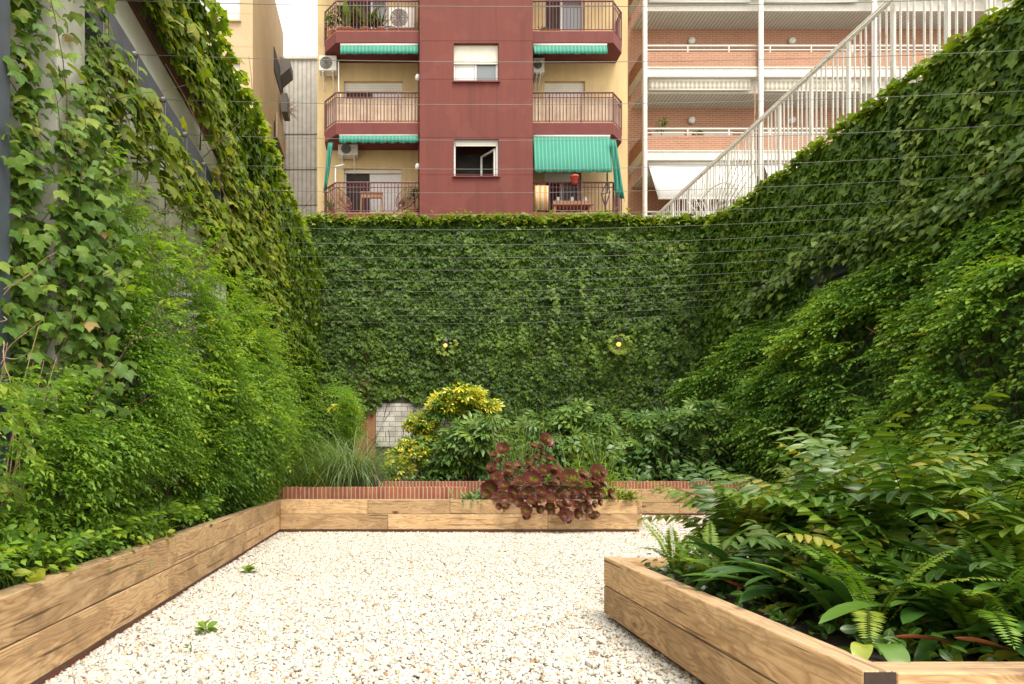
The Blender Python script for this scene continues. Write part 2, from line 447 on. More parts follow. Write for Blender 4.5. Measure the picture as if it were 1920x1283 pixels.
# ================================================================== GROUND AND GRAVEL
k = N('pale_ground')
v1 = k.node('ShaderNodeTexVoronoi', inp={'Vector': k.coord(), 'Scale': 46.0})
k.base(k.mix(k.ramp(v1.outputs['Distance'], [(.25, 1), (.75, .12)]), (.26, .225, .17), k.ramp(v1.outputs['Color'], [(.2, (.46, .43, .37)), (.6, (.56, .54, .50))])))
k.rough(.9); k.bump(v1.outputs['Distance'], -.8, .01)
gm = MB(); gm.quad((-150, -60, 0), (150, -60, 0), (150, 300, 0), (-150, 300, 0))
tag(gm.build('ground', k.m), kind='structure')

k = N('pebble')
rn = k.node('ShaderNodeObjectInfo').outputs['Random']
c = k.ramp(rn, [(0, (0.502, 0.488, 0.449)), (.40, (0.466, 0.444, 0.396)), (.62, (0.502, 0.475, 0.414)), (.76, (0.440, 0.383, 0.295)), (.85, (0.387, 0.299, 0.185)), (.893, (0.299, 0.246, 0.185)), (.92, (0.493, 0.480, 0.440)), (.975, (0.176, 0.158, 0.132)), (.988, (0.317, 0.176, 0.088))], 'CONSTANT')
k.base(k.mix(.5, c, k.ramp(k.noise(k.coord(), 2.2, 4), [(.3, .78), (.7, 1.1)]), 'MULTIPLY')); k.rough(.62)
pebble_mat = k.m
def gravel_points():
    out = []
    def region(x0, x1, y0, y1, dens):
        n = int((x1-x0)*(y1-y0)*dens); out.append(np.stack([rnd(n, x0, x1), rnd(n, y0, y1)], -1))
    region(-1.56, 1.45, 1.3, 5.2, 5600)
    region(-1.56, 3.7, 5.2, 8.6, 4300)
    region(1.3, 3.7, 3.75, 5.2, 4300)
    region(3.4, 6.0, 4.5, 11.3, 2800)
    p = np.concatenate(out)
    n = len(p)
    z = .003 + .022*fbm(p[:, 0]*1.3, p[:, 1]*1.3, 3) + rnd(n, -.004, .006)
    return np.column_stack([p, z])
gp = gravel_points(); n = len(gp)
gme = bpy.data.meshes.new('gravel'); gme.vertices.add(n); gme.vertices.foreach_set('co', gp.astype(np.float32).ravel())
rt = gme.attributes.new('rot', 'FLOAT_VECTOR', 'POINT'); rt.data.foreach_set('vector', (np.column_stack([gau(n, .5), gau(n, .5), rnd(n, 0, 6.28)])).astype(np.float32).ravel())
s0 = np.clip(RNG.lognormal(0, .30, n), .5, 2.0)*.0096
sc_ = np.column_stack([s0*rnd(n, .9, 1.45), s0*rnd(n, .75, 1.05), s0*rnd(n, .55, .85)])
st = gme.attributes.new('siz', 'FLOAT_VECTOR', 'POINT'); st.data.foreach_set('vector', sc_.astype(np.float32).ravel())
go = bpy.data.objects.new('gravel', gme); COL.objects.link(go)
tag(go, 'white and cream pebble gravel covering the court between the timber planters', 'gravel', kind='stuff')
ng = bpy.data.node_groups.new('gravel_pebbles', 'GeometryNodeTree')
ng.interface.new_socket('Geometry', in_out='INPUT', socket_type='NodeSocketGeometry'); ng.interface.new_socket('Geometry', in_out='OUTPUT', socket_type='NodeSocketGeometry')
gi = ng.nodes.new('NodeGroupInput'); gout = ng.nodes.new('NodeGroupOutput')
ic = ng.nodes.new('GeometryNodeMeshIcoSphere'); ic.inputs['Radius'].default_value = 1; ic.inputs['Subdivisions'].default_value = 2
sp_ = ng.nodes.new('GeometryNodeSetPosition'); nz = ng.nodes.new('ShaderNodeTexNoise'); nz.inputs['Scale'].default_value = .9; nz.inputs['Detail'].default_value = 1
vm = ng.nodes.new('ShaderNodeVectorMath'); vm.operation = 'SUBTRACT'; vm.inputs[1].default_value = (.5, .5, .5)
vs = ng.nodes.new('ShaderNodeVectorMath'); vs.operation = 'SCALE'; vs.inputs['Scale'].default_value = 1.5
sm = ng.nodes.new('GeometryNodeSetMaterial'); sm.inputs['Material'].default_value = pebble_mat
ssm = ng.nodes.new('GeometryNodeSetShadeSmooth')
iop = ng.nodes.new('GeometryNodeInstanceOnPoints')
a1 = ng.nodes.new('GeometryNodeInputNamedAttribute'); a1.data_type = 'FLOAT_VECTOR'; a1.inputs['Name'].default_value = 'rot'
a2 = ng.nodes.new('GeometryNodeInputNamedAttribute'); a2.data_type = 'FLOAT_VECTOR'; a2.inputs['Name'].default_value = 'siz'
L_ = ng.links.new
L_(ic.outputs['Mesh'], sp_.inputs['Geometry']); L_(nz.outputs['Color'], vm.inputs[0]); L_(vm.outputs[0], vs.inputs[0]); L_(vs.outputs[0], sp_.inputs['Offset'])
L_(sp_.outputs[0], ssm.inputs[0]); L_(ssm.outputs[0], sm.inputs['Geometry']); L_(sm.outputs[0], iop.inputs['Instance'])
L_(gi.outputs[0], iop.inputs['Points']); L_(a1.outputs['Attribute'], iop.inputs['Rotation']); L_(a2.outputs['Attribute'], iop.inputs['Scale'])
L_(iop.outputs[0], gout.inputs[0])
gmod = go.modifiers.new('pebbles', 'NODES'); gmod.node_group = ng

# ================================================================== TIMBER PLANTERS
def sleeper(parent, x0, x1, y0, y1, z0, z1, along='x', name='sleeper', mat='wood'):
    """one timber; local X along the grain so that the wood texture follows it"""
    cx, cy, cz = (x0+x1)/2, (y0+y1)/2, (z0+z1)/2
    L = (x1-x0) if along == 'x' else (y1-y0); T = (y1-y0) if along == 'x' else (x1-x0); H = z1-z0
    m = MB()
    m.box(-L/2, L/2, -T/2, T/2, -H/2, H/2)
    o = m.build(name, M[mat], parent, bevel=.006, world=False)
    o.location = Vector((cx, cy, cz)) - parent.location
    if along == 'y': o.rotation_euler = (0, 0, PI/2)
    return o
def soil(parent, x0, x1, y0, y1, z, name='soil'):
    nx, ny = max(4, int((x1-x0)/.09)), max(4, int((y1-y0)/.09)); xs = np.linspace(x0, x1, nx); ys = np.linspace(y0, y1, ny)
    gx, gy = np.meshgrid(xs, ys); gz = z + .05*(fbm(gx*4, gy*4, 9)-.5) + .02*(vnoise(gx*19, gy*19)-.5)
    m = MB(); m.v = [(a, b, c_) for a, b, c_ in zip(gx.ravel(), gy.ravel(), gz.ravel())]
    m.f = [(j*nx+i, j*nx+i+1, (j+1)*nx+i+1, (j+1)*nx+i) for j in range(ny-1) for i in range(nx-1)]
    return m.build(name, M['soil'], parent, smooth=True)
M['brick_base'] = brick('brick_plinth', (.25, .085, .045), (.19, .06, .035), (.16, .12, .09), 'x', .2, .05, .01, stain=.5)
M['brick_base_y'] = brick('brick_plinth_side', (.25, .085, .045), (.19, .06, .035), (.16, .12, .09), 'y', .2, .05, .01, stain=.5)
M['rowlock'] = brick('rowlock_brick', (.40, .125, .06), (.29, .085, .045), (.46, .34, .25), 'x', .062, .4, .009, stain=.5)

# left planter, a long run beside the wall
XL = -1.52
pl = empty('timber_planter', (XL, 4, 0), 'long two-course pine planter running along the left wall under the climbers', 'planter')
for z0, z1, cuts in ((.058, .262, (-.4, 2.1, 4.22, 6.55, 8.63)), (.266, .468, (-.4, 1.6, 4.22, 6.4, 8.63))):
    for a, b in zip(cuts[:-1], cuts[1:]): sleeper(pl, XL-.10, XL, a+.0015, b-.0015, z0, z1, 'y')
MB().box(XL-.09, XL-.015, -.4, 8.6, 0, .056).build('plinth', M['brick_base_y'], pl)
soil(pl, -2.3, XL-.05, -.4, 9.0, .43)

# back planter projecting into the court
YB = 8.5
pb = empty('timber_planter', (1, YB, 0), 'two-course pine planter across the back of the court carrying the purple rosettes', 'planter')
for z0, z1, cuts in ((.062, .272, (-1.515, -.02, 2.2, 3.44)), (.276, .472, (-1.515, -.30, .84, 1.9, 3.44))):
    for a, b in zip(cuts[:-1], cuts[1:]): sleeper(pb, a+.0015, b-.0015, YB, YB+.10, z0, z1, 'x')
sleeper(pb, 3.445, 3.545, YB+.10, 11.1, .085, .272, 'y'); sleeper(pb, 3.445, 3.545, YB+.10, 11.1, .276, .468, 'y')
MB().box(-1.5, 3.47, YB+.02, YB+.09, 0, .060).build('plinth', M['brick_base'], pb)
sleeper(pb, -1.515, 1.15, YB+.10, YB+.36, .40, .462, 'x', 'cap_board')
soil(pb, 1.1, 3.45, YB+.05, 11.2, .43)

# rear bed: brick edging with timber below on the right
eb = empty('brick_edging', (0, 9.1, 0), 'low edging of upright red bricks behind the back planter, grass clump growing over it', 'edging')
MB().box(-1.75, 1.16, 9.0, 9.2, 0, .625).build('brick_course', M['rowlock'], eb)
er = empty('brick_edging', (3, 11.4, 0), 'farther edging of upright red bricks in front of the yellow shrub and the big-leaved shrubs', 'edging')
MB().box(-.2, 7.2, 11.32, 11.5, 0, .635).build('brick_course', M['rowlock'], er)
tr_ = empty('timber_planter', (5, 11.2, 0), 'far pine planter edge below the bricks, behind the ferns', 'planter')
for z0, z1, cuts in ((.055, .25, (3.56, 5.3, 7.3)), (.254, .50, (3.56, 4.6, 7.3))):
    for a, b in zip(cuts[:-1], cuts[1:]): sleeper(tr_, a+.0015, b-.0015, 11.2, 11.31, z0, z1, 'x')
MB().box(3.56, 7.3, 11.22, 11.3, 0, .053).build('plinth', M['brick_base'], tr_)
rb = empty('garden_bed', (3, 13, 0), 'dark soil of the rear bed below the ivy wall', 'garden bed')
soil(rb, -2.2, 8.0, 11.45, 15.3, .55); soil(rb, -2.2, 1.15, 9.15, 11.4, .52)
soil(rb, 6.1, 8.0, 1.0, 11.2, .20)

# right foreground planter
pr = empty('timber_planter', (2.5, 2.8, 0), 'pine planter in the foreground, full of glossy ferns and strap leaves', 'planter')
X0, Y0, Y1 = 1.335, 1.725, 3.82
for z0, z1 in ((.060, .232), (.236, .410)):
    sleeper(pr, X0, X0+.095, Y0+.004, Y1, z0, z1, 'y')
    sleeper(pr, X0+.0955, 4.6, Y0, Y0+.10, z0-.001, z1-.003, 'x')
    sleeper(pr, X0+.097, 4.6, Y1-.13, Y1-.012, z0-.001, z1-.003, 'x')
    MB().box(X0+.003, X0+.092, Y0+.0015, Y0+.0036, z0+.003, z1-.003).build('end_grain', M['wood_end'], pr)
MB().box(X0+.045, 4.5, Y0+.05, Y1-.06, 0, .058).build('plinth', M['brick_base_y'], pr)
soil(pr, X0+.05, 4.7, Y0+.06, Y1-.06, .35)

# ================================================================== COURT WALLS
M['wall_back'] = render_wall('weathered_back_render', (.10, .10, .065), .35)  # base colour darkened so gaps between ivy leaves read as shade
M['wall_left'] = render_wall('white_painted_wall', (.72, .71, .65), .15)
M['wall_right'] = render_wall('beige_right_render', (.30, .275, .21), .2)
M['white_brick'] = brick('white_painted_brick', (.66, .64, .59), (.58, .56, .51), (.24, .20, .16), 'x', .30, .125, .007, stain=.8)
M['orange_render'] = render_wall('brown_orange_render', (.30, .135, .065), .25)
M['raw_brick'] = brick('raw_red_brick', (.36, .14, .07), (.28, .10, .055), (.30, .24, .18), 'y', .25, .06, .012, stain=.4)
WL, WR, WB, WT = -2.2, 8.0, 15.3, 6.6
wb = empty('garden_wall', (3, WB, 0), 'tall back wall of the court, almost hidden by small-leaved ivy', 'wall')
MB().box(WL-.3, WR+.3, WB, WB+.3, 0, 7.0).build('wall_face', M['wall_back'], wb)
MB().box(PX(636, WB), PX(705, WB)-.01, WB-.03, WB-.002, 0, PZ(715, WB)).build('render_patch', M['orange_render'], wb)
MB().box(PX(705, WB), PX(800, WB), WB-.045, WB-.002, PZ(838, WB), PZ(757, WB)).build('painted_brick_patch', M['white_brick'], wb)
MB().box(PX(1222, WB), PX(1305, WB), WB-.045, WB-.002, .9, PZ(700, WB)).build('painted_brick_patch', M['white_brick'], wb)
wl = empty('garden_wall', (WL, 6, 0), 'left wall of the court, white painted below the steel beam and raw brick above it', 'wall')
MB().box(WL-.3, WL, -2, WB-.005, 0, 4.86).build('painted_face', M['wall_left'], wl)
MB().box(WL-.32, WL-.04, -2, 15.25, 4.862, 5.95).build('brick_face', M['raw_brick'], wl)
for y0, y1 in ((3.69, 4.035), (7.20, 7.54), (11.4, 11.75)):
    MB().box(WL+.002, WL+.20, y0, y1, 0, 4.02).build('pier', M['wall_left'], wl, bevel=.008)
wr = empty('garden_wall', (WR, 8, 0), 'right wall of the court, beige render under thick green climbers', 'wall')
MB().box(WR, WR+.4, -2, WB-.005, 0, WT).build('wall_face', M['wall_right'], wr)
MB().box(WR-.14, WR-.002, 8.15, 8.65, 0, 4.3).build('pier', M['wall_right'], wr)

# steel frame and cables
sf = empty('steel_frame', (WL, 5, 0), 'blue-grey steel beam and post fixed along the left wall', 'steel beam')
MB().box(-2.17, -2.05, 1.5, 9.6, 4.05, 4.33).build('beam', M['steel'], sf, bevel=.004)
MB().box(-2.19, -2.045, 3.18, 3.31, 0, 4.049).build('post', M['steel'], sf, bevel=.004)
sr = empty('steel_frame', (WR, 9, 0), 'blue-grey steel beam mostly buried in leaves on the right wall', 'steel beam')
MB().box(7.85, 7.98, 2.5, 13.2, 4.28, 4.56).build('beam', M['steel'], sr, bevel=.004)
CY = [3.7, 4.25, 4.82, 5.42, 6.0, 6.6, 7.2, 7.8, 8.35, 8.9, 9.5, 10.1, 10.7, 11.3, 11.9, 12.6, 13.2, 13.9]
for i, y in enumerate(CY):
    o = empty('wire_cable', (-2.05, y, 4.2), 'thin steel wire stretched level across the court from wall to wall', 'wire', 'wires strung across the court')
    sag = .13 + .03*random.random(); zl, zr = 4.2, 4.42
    path = [(-2.0+9.85*t, y, zl+(zr-zl)*t-4*sag*t*(1-t)) for t in np.linspace(0, 1, 17)]
    MB().tube(path, .0023, 5).build('strand', M['cable'], o, smooth=True)
    MB().tube([(-2.055, y, 4.2), (-1.98, y, 4.2)], .024, 8).build('anchor', M['cable'], o, smooth=True)
for y in (4.25, 4.82, 5.42, 6.0, 6.6, 7.2):
    tag(MB().tube([(-1.985, y+.01, 4.19), (-1.985, y+.01, .45)], .0048, 5).build('trellis_cable', M['cable'], smooth=True),
        'thin steel cable hanging straight down from the left beam into the foliage', 'trellis wire', 'upright trellis wires on the left wall')
for y in (8.6, 10.1, 12.0):
    tag(MB().tube([(7.82, y, 4.3), (7.82, y, .3)], .0055, 5).build('trellis_cable', M['cable'], smooth=True),
        'thin steel cable hanging down the right wall among the leaves', 'trellis wire', 'upright trellis wires on the right wall')
#PART3
# ================================================================== VEGETATION
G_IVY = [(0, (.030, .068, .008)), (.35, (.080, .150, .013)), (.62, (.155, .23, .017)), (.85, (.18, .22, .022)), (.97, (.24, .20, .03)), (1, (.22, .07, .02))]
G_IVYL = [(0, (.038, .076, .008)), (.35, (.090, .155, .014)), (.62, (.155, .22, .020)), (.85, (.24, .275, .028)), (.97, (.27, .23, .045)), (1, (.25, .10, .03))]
G_JAS = [(0, (.045, .105, .014)), (.35, (.105, .215, .030)), (.65, (.175, .295, .030)), (.9, (.27, .35, .03)), (1, (.26, .27, .035))]
G_JASR = [(0, (.045, .110, .022)), (.35, (.125, .25, .045)), (.65, (.20, .33, .038)), (.9, (.28, .35, .03)), (1, (.26, .28, .035))]
M['ivy'] = leaf_mat('ivy_leaf', G_IVY, .5, 0.33, .35)
M['ivy_left'] = leaf_mat('sunny_ivy_leaf', G_IVYL, .5, 0.41, .35)  # paler ivy copy, the left wall's stronger light put into its colour
M['jasmine'] = leaf_mat('fine_climber_leaf', G_JAS, .45, 0.41, .25)
M['vine_right'] = leaf_mat('right_climber_leaf', G_JASR, .42, 0.37, .25)
M['vine_big'] = leaf_mat('broad_vine_leaf', [(0, (.035, .085, .014)), (.4, (.075, .14, .020)), (.7, (.13, .195, .028)), (.93, (.20, .25, .035)), (1, (.28, .12, .05))], .42, .3, .6)

def on_left(u, z, d): return np.stack([WL + d, u, z], -1)
def on_right(u, z, d): return np.stack([WR - d, u, z], -1)
def on_back(u, z, d): return np.stack([u, WB - d, z], -1)
def ss(a, b, x): t = np.clip((x-a)/(b-a), 0, 1); return t*t*(3-2*t)

# ---- back wall
iv = empty('ivy', (3, WB, 0), 'dark small-leaved ivy blanketing the whole back wall up to its top', 'ivy')
def dens_b(u, z):
    n = fbm(u*1.1, z*1.1, 2)
    edge = 2.3 + 1.0*(n-.5) + 1.0*(fbm(u*4.1, z*.5, 30)-.5)
    edge = np.where(u < -.9, edge-1.3, np.where(u > 1.9, edge-2.2, edge))
    edge = np.where((u > 6.1) & (u < 7.9), 2.35 + 1.2*(n-.5), edge)
    low = ss(0, .35, z-edge)
    return low * (.42 + .58*ss(.34, .54, fbm(u*2.3, z*4.2, 8))) * np.where(z < 3.8, .55 + .45*ss(.4, .55, n), 1)
parts = [wall_leaves(IVY_S, WL, WR, .8, 6.98, 74000, on_back, (0, -1, 0), (1, 0, 0), (.060, .110), dens_b, None, 3, up=.6, rbias=-.13, jit=.5, rscale=1.15)]
# the overhanging top fringe
nT = 3200; u = rnd(nT, WL, WR); zt = 6.9 + .17*fbm(u*1.6, u*0, 4) + gau(nT, .05)
parts.append(scatter(IVY_S, np.stack([u, WB+rnd(nT, -.22, .28), zt + .05*gau(nT)], -1), frames(np.stack([gau(nT, .6), -rnd(nT, .1, 1), gau(nT, .45)], -1), np.array([0, -.35, .9])+gau((nT, 3), .35)), rnd(nT, .08, .14), rnd(nT, .45, .9)))
# pendant lighter tendrils over the dark sheet
for _ in range(14):
    x0_, z0_ = random.uniform(-1.0, 7.6), random.uniform(3.0, 6.7); m = random.randint(10, 34)
    zz = z0_ - np.linspace(0, random.uniform(.3, 1.1), m); xx = x0_ + np.cumsum(gau(m, .02))
    parts.append(scatter(IVY_S, on_back(xx+gau(m, .05), zz, .24+rnd(m, 0, .08)), frames(np.stack([gau(m, .5), -rnd(m, .2, .6), -np.ones(m)], -1), np.array([0, -.8, .6])+gau((m, 3), .3)), rnd(m, .06, .10), rnd(m, .25, .5)))
npmesh('foliage', join(parts), M['ivy'], iv)
tw = MB()
for _ in range(70): twigs(tw, (random.uniform(-2, 7.8), WB-.04, random.uniform(.6, 3.4)), (random.gauss(0, .4), 0, 1), random.uniform(1, 2.6), .010, .16, 9)
tw.build('stems', M['bark'], iv)

# ---- right wall
ir = empty('ivy', (WR, 9, 0), 'glossy dark green ivy covering the upper right wall beneath the white railing', 'ivy')
def dens_r(u, z):
    n = fbm(u*.8, z*1.2, 21)
    return np.where(z > 4.9, 1, ss(.36, .50, n)) * (.55+.45*ss(.3, .5, fbm(u*2, z*2.4, 12)))
parts = [wall_leaves(IVY, 4.2, WB, 3.3, 6.62, 21000, on_right, (-1, 0, 0), (0, 1, 0), (.10, .175), dens_r, lambda u, z: .08+.10*fbm(u, z, 33), 23, up=.8, rbias=-.05),
         wall_leaves(IVY_S, 11.5, WB, 1.0, 4.6, 7000, on_right, (-1, 0, 0), (0, 1, 0), (.09, .14), None, lambda u, z: .10, 27, up=.7)]
nT = 2600; u = rnd(nT, 4.5, WB); zt = 6.6 + .22*fbm(u*1.3, u*0, 14) + gau(nT, .05)
parts.append(scatter(IVY, np.stack([WR+rnd(nT, -.3, .35), u, zt], -1), frames(np.stack([-rnd(nT, .2, 1), gau(nT, .6), gau(nT, .4)], -1), np.array([-.4, -.1, .9])+gau((nT, 3), .35)), rnd(nT, .09, .15), rnd(nT, .4, .85)))
npmesh('foliage', join(parts), M['ivy'], ir)
# broad vine running along the beam
vb = empty('climbing_vine', (WR, 9, 4), 'pale broad-leaved vine draped over the steel beam on the right wall', 'vine')
parts = []
n = 2600; y = rnd(n, 5.5, 13.6); z = 4.62 + gau(n, .16) + .22*np.sin(y*1.3) - .04*(y-9); 
parts.append(scatter(OVAL, np.stack([7.86-np.abs(gau(n, .16)), y, z], -1), frames(np.stack([-rnd(n, .2, 1), gau(n, .7), -rnd(n, .1, 1)], -1), np.array([-.6, -.2, .75])+gau((n, 3), .35)), rnd(n, .11, .19), rnd(n, .1, .8)))
for y0_, m in ((8.75, 60), (9.3, 70), (10.0, 60), (10.9, 60), (12.1, 50), (8.1, 70), (7.2, 70)):
    zz = rnd(m, 3.1, 4.6); parts.append(scatter(OVAL, np.stack([7.75-np.abs(gau(m, .08)), y0_+gau(m, .14), zz], -1), frames(np.stack([-rnd(m, .2, .8), gau(m, .6), -rnd(m, .3, 1)], -1), np.array([-.7, -.2, .6])+gau((m, 3), .3)), rnd(m, .09, .17), rnd(m, .2, .8)))
for y0_, z1_ in ((8.9, 6.2), (9.05, 6.4), (7.9, 6.5)):                       # pale streamers climbing to the top of the wall
    m = 90; zz = rnd(m, 4.6, z1_); parts.append(scatter(OVAL, np.stack([7.70-np.abs(gau(m, .07)), y0_+gau(m, .10), zz], -1), frames(np.stack([-rnd(m, .2, .8), gau(m, .8), -rnd(m, .3, 1)], -1), np.array([-.7, -.2, .6])+gau((m, 3), .3)), rnd(m, .08, .15), rnd(m, .5, .9)))
npmesh('foliage', join(parts), M['vine_big'], vb)
tw = MB()
for y0_ in (8.75, 9.3, 10.0, 10.9, 12.1, 8.1): twigs(tw, (7.8, y0_, .4), (0, random.gauss(0, .05), 1), 4.3, .012, .06, 14)
tw.build('stems', M['bark'], vb)
# fine climber mass below
vr = empty('climbing_shrub', (7.4, 9, 0), 'thick mass of fine bright green foliage leaning on the lower right wall', 'climber')
def bulge_r(u, z): return (.22 + .62*ss(4.3, 2.6, z) + .20*np.sin(u*1.7+z*.8) + .38*(fbm(u*1.1, z*1.4, 44)-.45))
n = 19000; u = rnd(n, 4.3, 14.6); z = .35 + 4.15*rnd(n)**.9
top = 4.05 + .75*(fbm(u*.9, u*0, 41)-.5) + .05*(9-u) - .9*ss(12.3, 14.4, u); kk = z < top; u, z = u[kk], z[kk]
cl = fbm(u*1.9, z*2.6, 47); kk = RNG.random(len(u)) < ss(.33, .55, cl)*.97+.03; u, z, cl = u[kk], z[kk], cl[kk]; n = len(u)
d = np.maximum(.06, bulge_r(u, z)*(.45+.8*cl)) + rnd(n, -.10, .08)
lenv = rnd(n, .22, .46)
dirv = np.stack([-rnd(n, .5, 1.1), gau(n, .55)-.15, rnd(n, -.15, .55)], -1)
r = .12 + .45*rnd(n) + .6*np.clip(fbm(u*.8, z*1.1, 48)-.42, -.2, .5) + np.where(RNG.random(n) < .22, .28, 0)
r = r - .12*ss(2.6, 4.2, z)
under = wall_leaves(OVAL, 2.0, 14.6, .25, 4.2, 22000, on_right, (-1, 0, 0), (0, 1, 0), (.09, .15), None, lambda u, z: .07, 94, rbias=-.12)
parts = [under, spray_leaves(on_right(u, z, d), dirv, np.array([0, 0, 1.])+gau((n, 3), .2), lenv, .078, 6, OVAL, .35, r)]
npmesh('foliage', join(parts), M['vine_right'], vr)
tw = MB()
for _ in range(60): twigs(tw, (7.85, random.uniform(5, 14.4), random.uniform(.3, 1.2)), (-.12, random.gauss(0, .3), 1), random.uniform(1.2, 3), .011, .15, 9)
tw.build('stems', M['bark'], vr)

# ---- left wall: ivy above and beyond
il = empty('ivy', (WL, 10, 4), 'yellow-green ivy shingling the far upper left wall below the beige building', 'ivy')
def dens_l(u, z):
    n = fbm(u*.8, z*1.1, 61)
    far0 = (u > 4.4) & (u < 7.8) & (z < 4.1)
    up_ = ss(4.85, 5.1, z + .6*(n-.5)); far = ss(6.4, 8.2, u - .6*(z-3) + 1.3*(n-.5))
    hole = 1-.8*ss(.63, .68, fbm(u*1.3+3, z*1.6, 63))*(z > 5.1)*(u < 9.2)
    far = np.where(far0, far*.25*(np.abs(u-7.35) > .3), far)
    return np.clip(np.maximum(up_, far), 0, 1)*(.6+.4*ss(.3, .5, fbm(u*2, z*2.4, 62)))*hole
parts = [wall_leaves(IVY, 2.5, 9.0, 2.6, 6.0, 19000, on_left, (1, 0, 0), (0, 1, 0), (.075, .135), dens_l, lambda u, z: .02+.10*ss(5.2, 4.4, z), 65, up=.75, rbias=.04),
         wall_leaves(IVY_S, 9.0, WB, 1.0, 6.0, 24000, on_left, (1, 0, 0), (0, 1, 0), (.085, .14), None, lambda u, z: .06+.28*ss(12, 15.2, u)*ss(1, 3, z)+.10*fbm(u, z, 66), 67, up=.75)]
nT = 2600; u = rnd(nT, 2.5, WB); zt = 5.92 + .25*fbm(u*1.3, u*0, 15) + .03*(u-6) + gau(nT, .05)
parts.append(scatter(IVY_S, np.stack([WL+rnd(nT, -.35, .3), u, zt], -1), frames(np.stack([rnd(nT, .2, 1), gau(nT, .6), gau(nT, .4)], -1), np.array([.4, -.1, .9])+gau((nT, 3), .35)), rnd(nT, .08, .14), rnd(nT, .35, .85)))
# trailing tongues over the beam and the white band
for y0_, z0_, m, dz in ((9.9, 5.4, 260, 1.4), (9.0, 4.9, 260, .9), (8.2, 4.5, 200, .8), (7.4, 4.9, 150, .8), (6.6, 5.2, 120, .6), (5.8, 5.3, 120, .6), (5.0, 5.4, 120, .6), (10.6, 4.8, 300, 1.2), (4.7, 3.95, 140, .6), (5.4, 3.95, 150, .6), (6.2, 3.95, 170, .6), (6.9, 3.95, 170, .7), (7.6, 3.98, 220, .8), (9.4, 4.3, 260, 1.0)):
    zz = z0_ - dz*rnd(m)**1.2; yy = y0_ + gau(m, .30)
    parts.append(scatter(IVY, on_left(yy, zz, .19+np.abs(gau(m, .07))), frames(np.stack([rnd(m, .2, .8), gau(m, .6), -rnd(m, .3, 1)], -1), np.array([.75, -.2, .6])+gau((m, 3), .3)), rnd(m, .08, .14), rnd(m, .45, .93)))
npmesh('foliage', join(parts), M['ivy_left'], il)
tw = MB()
for _ in range(40): twigs(tw, (WL+.03, random.uniform(3.5, 14), random.uniform(2.5, 5.2)), (0, random.gauss(0, .5), 1), random.uniform(.8, 2), .009, .18, 8)
tw.build('stems', M['bark'], il)

# ---- fine climber mass on the left
jl = empty('climbing_shrub', (-1.9, 6, 0), 'billowing mass of fine light green leaves over the long left planter', 'climber')
def bulge_l(u, z):
    near = .26*ss(3.2, 1.0, z)*ss(.4, 1.0, z) + .16 + .10*ss(6.5, 8, u)
    far = (.75*ss(3.4, 2.4, z)*ss(.7, 1.7, z)+.10)*ss(9.8, 11.5, u)
    return near + far + .55*(fbm(u*1.3, z*1.7, 74)-.42)
n = 37000; u = np.concatenate([3.3+6.1*rnd(30000)**1.15, rnd(7000, 9.0, 14.8)]); z = .45 + 3.6*rnd(n)**1.25
top = 3.05 + 1.1*(fbm(u*1.2, u*0, 71)-.4) - .03*(u-5) - .5*ss(9.6, 11, u) - 2.0*ss(4.45, 3.9, u); keep = (z < top) | ((RNG.random(n) < .05) & (u > 4.4) & (z < 3.8))
cl = fbm(u*2.0, z*2.8, 77); keep &= RNG.random(n) < ss(.30, .53, cl)*(1-.55*ss(1.9, 3.1, z)*(u < 9))
u, z, cl = u[keep], z[keep], cl[keep]; n = len(u)
d = np.maximum(.05, bulge_l(u, z)*(.5+.75*cl)) + rnd(n, -.10, .07)
d = np.where(u < 10, np.minimum(d, .30+.26*ss(.5, 1.5, z)), d)
sp_ = ((z > 2.55+.6*fbm(u*2, z*0, 90)) & (u > 4.5) & (u < 7.7) & (RNG.random(n) > .48)) | ((z > 2.5) & (np.abs(u-7.3) < .3) & (RNG.random(n) > .15))
u, z, cl, d = u[~sp_], z[~sp_], cl[~sp_], d[~sp_]; n = len(u)
lenv = rnd(n, .18, .36)
dirv = np.stack([rnd(n, .35, 1.0), gau(n, .5)-.2, rnd(n, -.2, .6)], -1)
r = .16 + .40*rnd(n) + .5*np.clip(fbm(u*.9, z*1.1, 78)-.42, -.25, .5) + np.where(RNG.random(n) < .14, .22, 0) + .10*ss(7, 10, u)
near = u < 6.0
under = wall_leaves(OVAL, 4.2, 12, .45, 2.5, 7000, on_left, (1, 0, 0), (0, 1, 0), (.06, .10), lambda u, z: .9*ss(2.3, 1.7, z), lambda u, z: .06, 93, rbias=-.1)
nn = 800; ju = rnd(nn, 2.6, 4.4); jz = .45+1.0*rnd(nn)**1.5; jd = .18+.32*fbm(ju*2.2, jz*2.6, 97)
extra = spray_leaves(on_left(ju, jz, jd), np.stack([rnd(nn, .3, 1), gau(nn, .5)-.25, rnd(nn, -.1, .7)], -1), np.array([0, 0, 1.])+gau((nn, 3), .25), rnd(nn, .14, .28), .042, 6, LANCE, .35, rnd(nn, .25, .75))
parts = [under, extra, spray_leaves(on_left(u[near], z[near], d[near]), dirv[near], np.array([0, 0, 1.])+gau((near.sum(), 3), .25), lenv[near]*.9, .041, 7, LANCE, .35, r[near]),
         spray_leaves(on_left(u[~near], z[~near], d[~near]), dirv[~near], np.array([0, 0, 1.])+gau(((~near).sum(), 3), .25), lenv[~near], .056, 6, LANCE, .4, r[~near])]
